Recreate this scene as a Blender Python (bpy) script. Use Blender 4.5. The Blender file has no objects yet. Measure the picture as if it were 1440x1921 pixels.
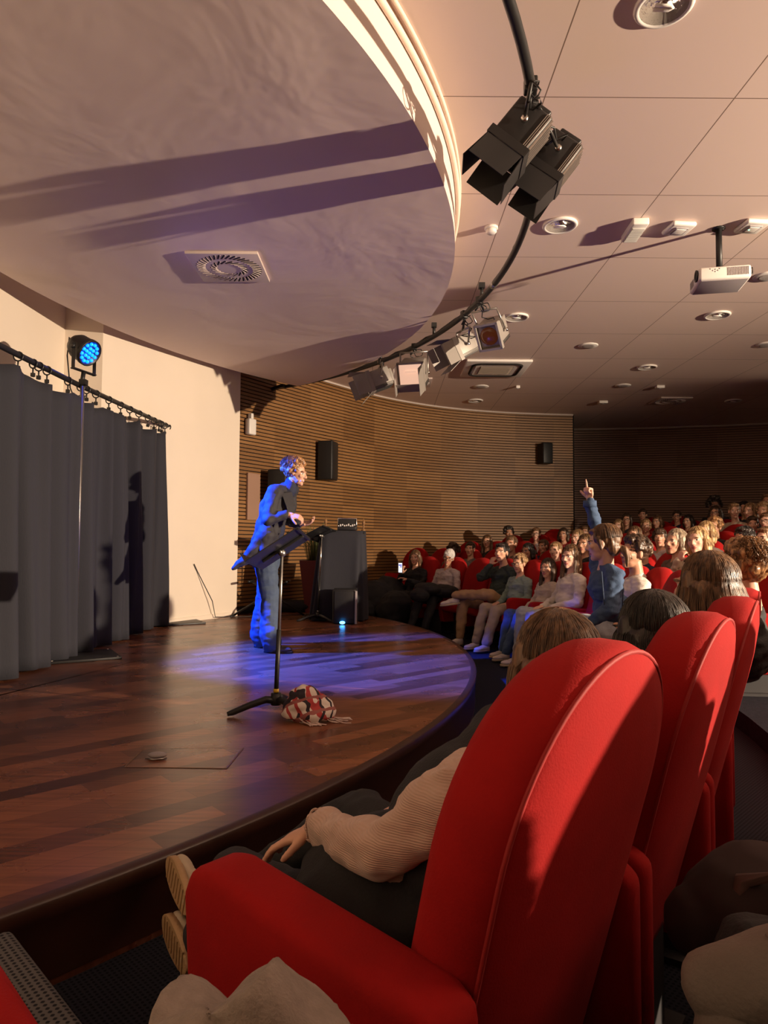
import bpy, bmesh, math, random
from mathutils import Vector, Matrix, noise, Euler, Quaternion
random.seed(7)
SC = bpy.context.scene
COL = SC.collection
PI = math.pi
V = Vector

# ------------------------------------------------------------ camera
F = 1276.0; HOR = 1025.0; CX, CY = 720.0, 960.5; CZ = 1.25
pitch = math.atan((HOR-CY)/F); roll = math.radians(0.4)
fwd = V((0, math.cos(pitch), math.sin(pitch)))
_r0 = V((1, 0, 0)); _u0 = _r0.cross(fwd)
camR = _r0*math.cos(roll) + _u0*math.sin(roll)
camU = -_r0*math.sin(roll) + _u0*math.cos(roll)
cam = bpy.data.cameras.new('camera'); camo = bpy.data.objects.new('camera', cam); COL.objects.link(camo)
cam.sensor_fit = 'VERTICAL'; cam.sensor_height = 36.0; cam.lens = F/1921.0*36.0
cam.clip_start = 0.05; cam.clip_end = 100
camo.matrix_world = Matrix(((camR.x, camU.x, -fwd.x, 0), (camR.y, camU.y, -fwd.y, 0), (camR.z, camU.z, -fwd.z, CZ), (0, 0, 0, 1)))
SC.camera = camo
def ray(x, y): return fwd + camR*((x-CX)/F) - camU*((y-CY)/F)
def at_z(x, y, z):
    d = ray(x, y); return d*((z-CZ)/d.z) + V((0, 0, CZ))
def at_y(x, y, Y):
    d = ray(x, y); return d*(Y/d.y) + V((0, 0, CZ))
def proj(p):
    v = V(p)-V((0, 0, CZ)); D = v.dot(fwd)
    return (CX+F*v.dot(camR)/D, CY-F*v.dot(camU)/D) if D > .05 else (-9999, -9999)

# ------------------------------------------------------------ light
SC.view_settings.view_transform = 'Standard'; SC.view_settings.look = 'None'
SC.view_settings.exposure = 0.5; SC.view_settings.gamma = 1.0; SC.view_settings.use_curve_mapping = False
w = bpy.data.worlds.new('world'); SC.world = w; w.use_nodes = True
w.node_tree.nodes['Background'].inputs[0].default_value = (.30, .22, .34, 1)
w.node_tree.nodes['Background'].inputs[1].default_value = 0.02
def spot(name, loc, target, power, color, size, blend, radius):
    l = bpy.data.lights.new(name, 'SPOT'); l.energy = power; l.color = color
    l.spot_size = math.radians(size); l.spot_blend = blend; l.shadow_soft_size = radius
    o = bpy.data.objects.new(name, l); COL.objects.link(o); o.location = loc
    o.rotation_euler = (V(target)-V(loc)).to_track_quat('-Z', 'Y').to_euler(); return o
WARM = (1.0, .78, .56)
spot('follow_spot_front', (9.1, 1.0, 2.45), (-2.0, 4.4, 2.9), 6300, WARM, 122, .9, .07)
spot('follow_spot_back', (9.1, 11.4, 2.6), (-2.0, 5.8, 3.7), 90, (1, .74, .52), 75, .7, .07)
def area(name, loc, target, power, color, sx, sy):
    l = bpy.data.lights.new(name, 'AREA'); l.energy = power; l.color = color; l.shape = 'RECTANGLE'; l.size = sx; l.size_y = sy
    o = bpy.data.objects.new(name, l); COL.objects.link(o); o.location = loc
    o.rotation_euler = (V(target)-V(loc)).to_track_quat('-Z', 'Y').to_euler(); return o

# ------------------------------------------------------------ materials
MATS = {}
def nmat(name):
    m = bpy.data.materials.new(name); m.use_nodes = True
    nt = m.node_tree; b = nt.nodes['Principled BSDF']; return m, nt, b
def N(nt, t, **k):
    n = nt.nodes.new(t)
    for a, v in k.items():
        if a.startswith('i_'):
            n.inputs[int(a[2:]) if a[2:].isdigit() else a[2:]].default_value = v
        else: setattr(n, a, v)
    return n
def L(nt, a, b): nt.links.new(a, b)
def mat(name, col, rough=.6, metal=0, bump=0, bscale=50, var=0, vscale=6, sheen=0, emit=None, estr=0, spec=None, stretch=(1, 1, 1), weave=0):
    key = name
    if key in MATS: return MATS[key]
    m, nt, b = nmat(name); MATS[key] = m
    b.inputs['Base Color'].default_value = (*col, 1); b.inputs['Roughness'].default_value = rough; b.inputs['Metallic'].default_value = metal
    if spec is not None: b.inputs['Specular IOR Level'].default_value = spec
    if sheen: b.inputs['Sheen Weight'].default_value = sheen; b.inputs['Sheen Roughness'].default_value = .35; b.inputs['Sheen Tint'].default_value = (min(1, col[0]*2+.2), min(1, col[1]*2+.15), min(1, col[2]*2+.15), 1)
    if emit: b.inputs['Emission Color'].default_value = (*emit, 1); b.inputs['Emission Strength'].default_value = estr
    if bump or var or weave:
        tc = N(nt, 'ShaderNodeTexCoord'); mp = N(nt, 'ShaderNodeMapping'); mp.inputs['Scale'].default_value = stretch
        L(nt, tc.outputs['Object'], mp.inputs['Vector'])
    if var:
        n = N(nt, 'ShaderNodeTexNoise'); n.inputs['Scale'].default_value = vscale; n.inputs['Detail'].default_value = 5
        L(nt, mp.outputs[0], n.inputs['Vector'])
        mr = N(nt, 'ShaderNodeMapRange'); mr.inputs[1].default_value = .3; mr.inputs[2].default_value = .7
        mr.inputs[3].default_value = 1-var; mr.inputs[4].default_value = 1+var
        L(nt, n.outputs['Fac'], mr.inputs[0])
        mx = N(nt, 'ShaderNodeVectorMath', operation='SCALE'); mx.inputs[0].default_value = col
        L(nt, mr.outputs[0], mx.inputs['Scale']); L(nt, mx.outputs[0], b.inputs['Base Color'])
    if bump:
        n = N(nt, 'ShaderNodeTexNoise'); n.inputs['Scale'].default_value = bscale; n.inputs['Detail'].default_value = 4
        L(nt, mp.outputs[0], n.inputs['Vector'])
        bp = N(nt, 'ShaderNodeBump'); bp.inputs['Strength'].default_value = bump; bp.inputs['Distance'].default_value = .01
        L(nt, n.outputs['Fac'], bp.inputs['Height']); L(nt, bp.outputs[0], b.inputs['Normal'])
    return m
def hairmat(name, col, hi):
    if name in MATS: return MATS[name]
    m, nt, b = nmat(name); MATS[name] = m
    tc = N(nt, 'ShaderNodeTexCoord'); mp = N(nt, 'ShaderNodeMapping'); mp.inputs['Scale'].default_value = (90, 90, 6)
    L(nt, tc.outputs['Object'], mp.inputs['Vector'])
    n = N(nt, 'ShaderNodeTexNoise'); n.inputs['Scale'].default_value = 1; n.inputs['Detail'].default_value = 3
    L(nt, mp.outputs[0], n.inputs['Vector'])
    cr = N(nt, 'ShaderNodeValToRGB'); cr.color_ramp.elements[0].position = .35; cr.color_ramp.elements[0].color = (*[c*.6 for c in col], 1)
    cr.color_ramp.elements[1].position = .7; cr.color_ramp.elements[1].color = (*hi, 1)
    L(nt, n.outputs['Fac'], cr.inputs[0]); L(nt, cr.outputs[0], b.inputs['Base Color'])
    b.inputs['Roughness'].default_value = .42
    bp = N(nt, 'ShaderNodeBump'); bp.inputs['Strength'].default_value = .5; bp.inputs['Distance'].default_value = .004
    L(nt, n.outputs['Fac'], bp.inputs['Height']); L(nt, bp.outputs[0], b.inputs['Normal'])
    return m
M = {}
M['black'] = mat('black_metal', (.018, .017, .017), .45, .3)
M['black_plastic'] = mat('black_plastic', (.014, .014, .015), .4)
M['chrome'] = mat('chrome', (.65, .62, .58), .22, 1)
M['steel'] = mat('grey_steel', (.35, .33, .31), .35, .9)
M['white_plastic'] = mat('white_plastic', (.72, .68, .64), .4)
M['grey_plastic'] = mat('grey_plastic', (.30, .27, .28), .45)
M['velvet'] = mat('red_velvet', (.30, .005, .005), .88, sheen=.04, bump=.12, bscale=260, var=.10, vscale=9, spec=.2)
M['velvet_seam'] = mat('red_piping', (.30, .006, .006), .7, sheen=.3)
M['seat_base'] = mat('seat_base', (.02, .018, .02), .6)
M['cream'] = mat('cream_paint', (.74, .64, .53), .65, bump=.05, bscale=30, var=.02, vscale=2)
M['dark_carpet'] = mat('dark_carpet', (.012, .012, .018), .95, bump=.3, bscale=140, var=.25, vscale=30, spec=.1)
M['curtain'] = mat('black_curtain', (.030, .030, .038), .85, sheen=.15, bump=.15, bscale=90, stretch=(1, 1, .3), spec=.2)
M['cable'] = mat('black_cable', (.01, .01, .01), .5)
M['skin'] = mat('skin', (.56, .30, .20), .5, var=.06, vscale=30)
M['lips'] = mat('lips', (.42, .13, .11), .45)
M['eye'] = mat('eye_white', (.6, .56, .52), .3)
M['iris'] = mat('iris', (.03, .02, .015), .2)

# ------------------------------------------------------------ mesh builder
class MB:
    def __init__(s): s.v = []; s.f = []; s.m = []; s.sm = []; s.uv = None
    def add(s, vs, fs, mi=0, smooth=True):
        o = len(s.v); s.v += [tuple(v) for v in vs]; s.f += [tuple(i+o for i in f) for f in fs]; s.m += [mi]*len(fs); s.sm += [smooth]*len(fs)
    def box(s, c, sz, R=None, mi=0, bevel=0):
        if bevel:
            bm = bmesh.new(); bmesh.ops.create_cube(bm, size=1)
            for v in bm.verts: v.co = V((v.co.x*sz[0], v.co.y*sz[1], v.co.z*sz[2]))
            bmesh.ops.bevel(bm, geom=bm.edges[:]+bm.verts[:], offset=bevel, segments=3, profile=.5, affect='EDGES')
            vs = [v.co.copy() for v in bm.verts]; fs = [[v.index for v in f.verts] for f in bm.faces]; bm.free(); sm = True
        else:
            vs = [V((x*sz[0]/2, y*sz[1]/2, z*sz[2]/2)) for x in (-1, 1) for y in (-1, 1) for z in (-1, 1)]
            fs = [(0, 1, 3, 2), (4, 6, 7, 5), (0, 4, 5, 1), (2, 3, 7, 6), (0, 2, 6, 4), (1, 5, 7, 3)]; sm = False
        vs = [(R @ v if R else v)+V(c) for v in vs]; s.add(vs, fs, mi, sm)
    def tube(s, pts, r, n=10, mi=0, closed=False, caps=True):
        pts = [V(p) for p in pts]; rs = r if isinstance(r, (list, tuple)) else [r]*len(pts)
        k = len(pts); rings = []
        up = V((0, 0, 1)); prev = None
        for i, p in enumerate(pts):
            if closed: t = pts[(i+1) % k]-pts[i-1]
            else: t = pts[min(i+1, k-1)]-pts[max(i-1, 0)]
            if t.length < 1e-9: t = V((0, 0, 1))
            t.normalize()
            if prev is None:
                a = t.cross(up)
                if a.length < .05: a = t.cross(V((1, 0, 0)))
            else: a = prev-t*prev.dot(t)
            a.normalize(); prev = a; b = t.cross(a)
            rings.append([p+(a*math.cos(2*PI*j/n)+b*math.sin(2*PI*j/n))*rs[i] for j in range(n)])
        vs = [q for R_ in rings for q in R_]; fs = []
        for i in range(k if closed else k-1):
            i2 = (i+1) % k
            for j in range(n): fs.append((i*n+j, i*n+(j+1) % n, i2*n+(j+1) % n, i2*n+j))
        if caps and not closed: fs.append(tuple(range(n))[::-1]); fs.append(tuple((k-1)*n+j for j in range(n)))
        s.add(vs, fs, mi)
    def lathe(s, prof, origin=(0, 0, 0), axis=(0, 0, 1), n=24, mi=0):
        q = V((0, 0, 1)).rotation_difference(V(axis).normalized()); vs = []; fs = []
        for (r, z) in prof:
            for j in range(n): vs.append(q @ V((r*math.cos(2*PI*j/n), r*math.sin(2*PI*j/n), z))+V(origin))
        for i in range(len(prof)-1):
            for j in range(n): fs.append((i*n+j, i*n+(j+1) % n, (i+1)*n+(j+1) % n, (i+1)*n+j))
        fs.append(tuple(range(n))[::-1]); fs.append(tuple((len(prof)-1)*n+j for j in range(n)))
        s.add(vs, fs, mi)
    def prism(s, pts2, z0, z1, mi=0, smooth=False):
        n = len(pts2); vs = [(p[0], p[1], z0) for p in pts2]+[(p[0], p[1], z1) for p in pts2]
        fs = [tuple(range(n))[::-1], tuple(range(n, 2*n))]; s.add(vs, fs, mi, False)
        s.add(vs, [(i, (i+1) % n, n+(i+1) % n, n+i) for i in range(n)], mi, smooth)
    def fan(s, pts2, ctr, z0, z1, mi=0):
        n = len(pts2); vs = [(p[0], p[1], z1) for p in pts2]+[(ctr[0], ctr[1], z1)]+[(p[0], p[1], z0) for p in pts2]
        s.add(vs, [(i, (i+1) % n, n) for i in range(n)], mi, False); s.add(vs, [(i, n+1+i, n+1+(i+1) % n, (i+1) % n) for i in range(n)], mi, False)
    def grid(s, fn, nu, nv, mi=0, smooth=True, closeu=False):
        vs = [fn(i/(nu if closeu else nu-1), j/(nv-1)) for i in range(nu) for j in range(nv)]; fs = []
        for i in range(nu if closeu else nu-1):
            for j in range(nv-1): fs.append((i*nv+j, ((i+1) % nu)*nv+j, ((i+1) % nu)*nv+j+1, i*nv+j+1))
        s.add(vs, fs, mi, smooth)
    def sphere(s, c, r, n=12, mi=0, R=None):
        r = r if isinstance(r, (tuple, list)) else (r, r, r)
        vs = []; fs = []; m = n//2+1
        for i in range(m):
            a = PI*i/(m-1)
            for j in range(n):
                b = 2*PI*j/n; v = V((r[0]*math.sin(a)*math.cos(b), r[1]*math.sin(a)*math.sin(b), -r[2]*math.cos(a)))
                vs.append((R @ v if R else v)+V(c))
        for i in range(m-1):
            for j in range(n): fs.append((i*n+j, i*n+(j+1) % n, (i+1)*n+(j+1) % n, (i+1)*n+j))
        s.add(vs, fs, mi)
    def mesh(s, name, mats):
        me = bpy.data.meshes.new(name); me.from_pydata(s.v, [], s.f)
        for m_ in (mats if isinstance(mats, (list, tuple)) else [mats]): me.materials.append(m_)
        me.polygons.foreach_set('material_index', s.m); me.polygons.foreach_set('use_smooth', s.sm)
        bm = bmesh.new(); bm.from_mesh(me); bmesh.ops.remove_doubles(bm, verts=bm.verts, dist=1e-5); bmesh.ops.recalc_face_normals(bm, faces=bm.faces); bm.to_mesh(me); bm.free()
        me.update(); return me
    def build(s, name, mats, parent=None, loc=None):
        o = bpy.data.objects.new(name, s.mesh(name, mats)); COL.objects.link(o)
        if parent: o.parent = parent
        if loc: o.location = loc
        return o
def link(name, me, parent=None):
    o = bpy.data.objects.new(name, me); COL.objects.link(o)
    if parent: o.parent = parent
    return o
def thing(name, label, cat, loc=(0, 0, 0), rz=0, group=None):
    o = bpy.data.objects.new(name, None); COL.objects.link(o); o.empty_display_size = .1
    o.location = loc; o.rotation_euler = (0, 0, rz); o['label'] = label; o['category'] = cat
    if group: o['group'] = group
    return o
def tag(o, label, cat, group=None):
    o['label'] = label; o['category'] = cat
    if group: o['group'] = group
    return o
def struct(o): o['kind'] = 'structure'; return o
def recentre(o, loc):
    """move a world-built mesh so that its origin sits at loc"""
    o.data.transform(Matrix.Translation(-V(loc))); o.location = loc; return o
def copy_tree(o, parent=None):
    c = o.copy(); COL.objects.link(c)
    if parent: c.parent = parent
    for ch in list(o.children): copy_tree(ch, c)
    return c

# ------------------------------------------------------------ blobs -> one continuous remeshed surface
def cap(p0, r0, p1, r1, n=12):
    p0, p1 = V(p0), V(p1); d = p1-p0; q = V((0, 0, 1)).rotation_difference(d.normalized() if d.length > 1e-6 else V((0, 0, 1)))
    vs = []; fs = []; lat = [-90, -60, -30, 0, 0.01, 30, 60, 90]
    for a in lat:
        a_ = math.radians(a)
        for j in range(n):
            b = 2*PI*j/n; u = q @ V((math.cos(a_)*math.cos(b), math.cos(a_)*math.sin(b), math.sin(a_)))
            vs.append(p0+u*r0 if a <= 0 else p1+u*r1)
    for i in range(len(lat)-1):
        for j in range(n): fs.append((i*n+j, i*n+(j+1) % n, (i+1)*n+(j+1) % n, (i+1)*n+j))
    return vs, fs
TMPS = bpy.data.scenes.new('tmp')
def blob(prims, voxel, smooth=3, disp=None, name='blob'):
    mb = MB()
    for p in prims:
        if p[0] == 'c': vs, fs = cap(*p[1:5], n=14); mb.add(vs, fs)
        elif p[0] == 'e': mb.sphere(p[1], p[2], 16, R=(p[3] if len(p) > 3 else None))
        elif p[0] == 'b': mb.box(p[1], p[2], p[3] if len(p) > 3 else None)
    me = mb.mesh('tmp', M['black']); o = bpy.data.objects.new('tmp', me); TMPS.collection.objects.link(o)
    r = o.modifiers.new('r', 'REMESH'); r.mode = 'VOXEL'; r.voxel_size = voxel; r.use_smooth_shade = True
    if smooth: sm = o.modifiers.new('s', 'SMOOTH'); sm.factor = .5; sm.iterations = smooth
    TMPS.view_layers[0].update(); dg = TMPS.view_layers[0].depsgraph
    out = bpy.data.meshes.new_from_object(o.evaluated_get(dg)); bpy.data.objects.remove(o); bpy.data.meshes.remove(me)
    out.name = name; out.materials.clear()
    if disp:
        co = [v.co.copy() for v in out.vertices]; nr = [v.vector.copy() for v in out.vertex_normals]
        out.vertices.foreach_set('co', [x for c, n_ in zip(co, nr) for x in (c+n_*disp(c))])
        out.update()
    for p in out.polygons: p.use_smooth = True
    return out
def wrinkle(amp, sc, st=(1, 1, 1)):
    def f(c):
        q = V((c.x*st[0], c.y*st[1], c.z*st[2]))*sc
        return amp*(noise.noise(q) + .5*noise.noise(q*2.3+V((5, 1, 2))))
    return f
exec_only = None
# ============================================================ ROOM
STC = V((-5.4, 6.2))                       # centre of the arcs of seats
def arcpt(c, r, a): return (c[0]+r*math.cos(math.radians(a)), c[1]+r*math.sin(math.radians(a)))
# materials of the shell
def floor_mat():
    m, nt, b = nmat('dark_parquet')
    tc = N(nt, 'ShaderNodeTexCoord'); mp = N(nt, 'ShaderNodeMapping'); mp.inputs['Rotation'].default_value = (0, 0, math.radians(-42)); mp.inputs['Location'].default_value = (40.3, 40.13, 0)
    L(nt, tc.outputs['Object'], mp.inputs[0])
    br = N(nt, 'ShaderNodeTexBrick'); br.offset = .37; br.inputs['Scale'].default_value = 1.0
    br.inputs['Brick Width'].default_value = .80; br.inputs['Row Height'].default_value = .115; br.inputs['Mortar Size'].default_value = .0012; br.inputs['Mortar Smooth'].default_value = .2
    br.inputs['Color1'].default_value = (0, 0, 0, 1); br.inputs['Color2'].default_value = (1, 1, 1, 1); br.inputs['Mortar'].default_value = (0, 0, 0, 1); br.inputs['Bias'].default_value = 0
    L(nt, mp.outputs[0], br.inputs[0])
    cr = N(nt, 'ShaderNodeValToRGB'); e = cr.color_ramp.elements
    e[0].color = (.065, .020, .011, 1); e[1].color = (.25, .090, .042, 1); L(nt, br.outputs['Color'], cr.inputs[0])
    m2 = N(nt, 'ShaderNodeMapping'); m2.inputs['Rotation'].default_value = (0, 0, math.radians(-42)); m2.inputs['Scale'].default_value = (2, 40, 1); L(nt, tc.outputs['Object'], m2.inputs[0])
    no = N(nt, 'ShaderNodeTexNoise'); no.inputs['Scale'].default_value = 1.5; no.inputs['Detail'].default_value = 6; L(nt, m2.outputs[0], no.inputs[0])
    mr = N(nt, 'ShaderNodeMapRange'); mr.inputs[1].default_value = .3; mr.inputs[2].default_value = .7; mr.inputs[3].default_value = .7; mr.inputs[4].default_value = 1.35; L(nt, no.outputs['Fac'], mr.inputs[0])
    vm = N(nt, 'ShaderNodeVectorMath', operation='SCALE'); L(nt, cr.outputs[0], vm.inputs[0]); L(nt, mr.outputs[0], vm.inputs['Scale'])
    L(nt, vm.outputs[0], b.inputs['Base Color'])
    n3 = N(nt, 'ShaderNodeTexNoise'); n3.inputs['Scale'].default_value = 2.5; n3.inputs['Detail'].default_value = 6; L(nt, tc.outputs['Object'], n3.inputs[0])
    m3 = N(nt, 'ShaderNodeMapRange'); m3.inputs[1].default_value = .3; m3.inputs[2].default_value = .7; m3.inputs[3].default_value = .25; m3.inputs[4].default_value = .32; L(nt, n3.outputs['Fac'], m3.inputs[0]); L(nt, m3.outputs[0], b.inputs['Roughness'])
    bp = N(nt, 'ShaderNodeBump'); bp.inputs['Strength'].default_value = .03; bp.inputs['Distance'].default_value = .003
    L(nt, no.outputs['Fac'], bp.inputs['Height']); L(nt, bp.outputs[0], b.inputs['Normal'])
    return m
def carpet_mat(name, dark, light, sc=420):
    m, nt, b = nmat(name)
    tc = N(nt, 'ShaderNodeTexCoord'); mp = N(nt, 'ShaderNodeMapping'); mp.inputs['Rotation'].default_value = (0, 0, math.radians(45)); L(nt, tc.outputs['Object'], mp.inputs[0])
    sx = N(nt, 'ShaderNodeSeparateXYZ'); L(nt, mp.outputs[0], sx.inputs[0])
    outs = []
    for ax in (0, 1):
        a = N(nt, 'ShaderNodeMath', operation='MULTIPLY'); a.inputs[1].default_value = sc; L(nt, sx.outputs[ax], a.inputs[0])
        s = N(nt, 'ShaderNodeMath', operation='SINE'); L(nt, a.outputs[0], s.inputs[0]); outs.append(s)
    p = N(nt, 'ShaderNodeMath', operation='ADD'); L(nt, outs[0].outputs[0], p.inputs[0]); L(nt, outs[1].outputs[0], p.inputs[1])
    cr = N(nt, 'ShaderNodeMapRange'); cr.inputs[1].default_value = .2; cr.inputs[2].default_value = 1.0; L(nt, p.outputs[0], cr.inputs[0])
    mx = N(nt, 'ShaderNodeMix', data_type='RGBA'); mx.inputs[6].default_value = (*light, 1); mx.inputs[7].default_value = (*dark, 1); L(nt, cr.outputs[0], mx.inputs[0])
    L(nt, mx.outputs[2], b.inputs['Base Color']); b.inputs['Roughness'].default_value = .95; b.inputs['Specular IOR Level'].default_value = .1
    bp = N(nt, 'ShaderNodeBump'); bp.inputs['Strength'].default_value = .25; bp.inputs['Distance'].default_value = .002; bp.invert = True
    L(nt, cr.outputs[0], bp.inputs['Height']); L(nt, bp.outputs[0], b.inputs['Normal'])
    return m
def ceiling_mat():
    m, nt, b = nmat('ceiling_panels')
    tc = N(nt, 'ShaderNodeTexCoord'); mp = N(nt, 'ShaderNodeMapping'); mp.inputs['Location'].default_value = (-1.0+1.2, -4.17+1.19*4, 0); L(nt, tc.outputs['Object'], mp.inputs[0])
    br = N(nt, 'ShaderNodeTexBrick'); br.offset = 0; br.inputs['Scale'].default_value = 1; br.inputs['Brick Width'].default_value = 1.2; br.inputs['Row Height'].default_value = 1.19
    br.inputs['Mortar Size'].default_value = .004; br.inputs['Mortar Smooth'].default_value = .1
    br.inputs['Color1'].default_value = (.70, .55, .49, 1); br.inputs['Color2'].default_value = (.73, .58, .51, 1); br.inputs['Mortar'].default_value = (.20, .13, .10, 1)
    L(nt, mp.outputs[0], br.inputs[0]); L(nt, br.outputs['Color'], b.inputs['Base Color']); b.inputs['Roughness'].default_value = .55
    return m
def plaster_mat():
    m, nt, b = nmat('canopy_plaster')
    b.inputs['Base Color'].default_value = (.70, .56, .51, 1); b.inputs['Roughness'].default_value = .6
    tc = N(nt, 'ShaderNodeTexCoord')
    n = N(nt, 'ShaderNodeTexNoise'); n.inputs['Scale'].default_value = .9; n.inputs['Detail'].default_value = 4; n.inputs['Distortion'].default_value = .4; L(nt, tc.outputs['Object'], n.inputs[0])
    bp = N(nt, 'ShaderNodeBump'); bp.inputs['Strength'].default_value = .5; bp.inputs['Distance'].default_value = .06; L(nt, n.outputs['Fac'], bp.inputs['Height']); L(nt, bp.outputs[0], b.inputs['Normal'])
    return m
def slat_mat(name, c1, c2):
    m, nt, b = nmat(name)
    at = N(nt, 'ShaderNodeUVMap'); sx = N(nt, 'ShaderNodeSeparateXYZ'); L(nt, at.outputs[0], sx.inputs[0])
    def cell(sock, size):
        d = N(nt, 'ShaderNodeMath', operation='DIVIDE'); d.inputs[1].default_value = size; L(nt, sock, d.inputs[0])
        f = N(nt, 'ShaderNodeMath', operation='FLOOR'); L(nt, d.outputs[0], f.inputs[0]); return f.outputs[0]
    cx = N(nt, 'ShaderNodeCombineXYZ'); L(nt, cell(sx.outputs[0], .86), cx.inputs[0]); L(nt, cell(sx.outputs[1], .056*7), cx.inputs[1])
    wn = N(nt, 'ShaderNodeTexWhiteNoise', noise_dimensions='2D'); L(nt, cx.outputs[0], wn.inputs['Vector'])
    mp = N(nt, 'ShaderNodeMapping'); mp.inputs['Scale'].default_value = (2.0, 60, 1); L(nt, at.outputs[0], mp.inputs[0])
    n = N(nt, 'ShaderNodeTexNoise'); n.inputs['Scale'].default_value = 1.4; n.inputs['Detail'].default_value = 4; L(nt, mp.outputs[0], n.inputs[0])
    ad = N(nt, 'ShaderNodeMath', operation='MULTIPLY_ADD'); ad.inputs[1].default_value = .45; L(nt, wn.outputs[0], ad.inputs[0]); L(nt, n.outputs['Fac'], ad.inputs[2])
    mr = N(nt, 'ShaderNodeMapRange'); mr.inputs[1].default_value = .35; mr.inputs[2].default_value = 1.05; L(nt, ad.outputs[0], mr.inputs[0])
    mx = N(nt, 'ShaderNodeMix', data_type='RGBA'); mx.inputs[6].default_value = (*c1, 1); mx.inputs[7].default_value = (*c2, 1); L(nt, mr.outputs[0], mx.inputs[0])
    L(nt, mx.outputs[2], b.inputs['Base Color']); b.inputs['Roughness'].default_value = .5
    return m
M['parquet'] = floor_mat(); M['hall_carpet'] = carpet_mat('hall_carpet', (.006, .007, .011), (.022, .023, .032))
M['kerb_carpet'] = carpet_mat('kerb_carpet', (.02, .02, .024), (.11, .105, .105))
M['ceiling'] = ceiling_mat(); M['plaster'] = plaster_mat()
M['slat'] = slat_mat('oak_slats', (.165, .074, .022), (.30, .15, .052)); M['gap'] = mat('slat_gap', (.008, .005, .004), .9)
M['slat_dark'] = slat_mat('brown_slats', (.22, .12, .08), (.33, .20, .14))
M['trimwood'] = mat('stage_edge_wood', (.04, .014, .008), .4, var=.2, vscale=8)
M['grey_line'] = mat('pale_trim', (.55, .47, .42), .5)

# hall floor and raked tiers
mb = MB(); mb.prism([(-3.9, -6), (16.9, -6), (16.9, 9.5), (12, 14), (8.7, 15.6), (4.4, 16.4), (3.2, 14.7), (.8, 14.0), (-.5, 12.9), (-2.4, 10.6), (-3.9, 8.3)], -.1, 0)
struct(mb.build('floor', M['hall_carpet']))
AMAX = [50, 47, 45, 43, 40.5, 38, 36]
mb = MB()
for k in range(7):
    r0 = 8.0+.93*k; r1 = r0+.93 if k < 6 else r0+2.2; a0, a1 = (-62 if k < 3 else -50), AMAX[k]
    n = 40; inn = [arcpt(STC, r0, a0+(a1-a0)*i/n) for i in range(n+1)]; out = [arcpt(STC, r1, a1-(a1-a0)*i/n) for i in range(n+1)]
    mb.prism(inn+out, 0, .13*(k+1))
struct(mb.build('floor_tiers', M['dark_carpet']))
# stage
SC0, SR = (-5.68, 6.40), 6.48
n = 80; arc = [arcpt(SC0, SR, -74+(47.5+74)*i/n) for i in range(n+1)]
mb = MB(); mb.fan(arc+[(-1.5, 11.25), (-2.35, 9.95), (-3.4, 7.9), (-3.82, 7.9), (-3.82, .16)], (-2.0, 6.3), 0.0, .25)
struct(mb.build('floor_stage', M['parquet']))
mb = MB()
def lip(u, v):
    a = math.radians(-74+(47.5+74)*u); prof = [(SR-.035, .2505), (SR+.004, .2515), (SR+.012, .243), (SR+.008, .195), (SR+.002, .19), (SR+.002, .02)]
    k = v*(len(prof)-1); i = min(int(k), len(prof)-2); f = k-i; r = prof[i][0]*(1-f)+prof[i+1][0]*f; z = prof[i][1]*(1-f)+prof[i+1][1]*f
    return (SC0[0]+r*math.cos(a), SC0[1]+r*math.sin(a), z)
mb.grid(lip, 90, 6); struct(mb.build('trim_stage_edge', M['trimwood']))
# carpeted kerb beside the stage
mb = MB()
p0, p1 = at_z(22, 1738, .24), at_z(165, 1921, .24); p1 = p1+(p1-p0)*.6; p0.z = p1.z = 0; d = (p1-p0).normalized(); nn = V((d.y, -d.x, 0))
R = Matrix(((d.x, nn.x, 0), (d.y, nn.y, 0), (0, 0, 1)))
mb.box((p0+p1)/2+nn*.07+V((0, 0, .12)), ((p1-p0).length, .14, .24), R, bevel=.02)
struct(mb.build('trim_kerb', M['kerb_carpet']))
# left walls
WH = 4.1
def wallseg(mb, a, b, th, z0=0, z1=WH):
    a, b = V((a[0], a[1])), V((b[0], b[1])); d = (b-a).normalized(); n_ = V((-d.y, d.x))*th
    mb.prism([tuple(a), tuple(b), tuple(b+n_), tuple(a+n_)], z0, z1)
mb = MB(); wallseg(mb, (-3.69, -6), (-3.69, 7.73), .15); struct(mb.build('wall_left', M['cream']))
mb = MB(); mb.prism([(-3.84, 7.73), (-3.25, 7.73), (-2.09, 9.75), (-2.22, 9.82), (-3.4, 7.9), (-3.84, 7.9)], 0, WH)
struct(mb.build('wall_stage', M['cream']))
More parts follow.
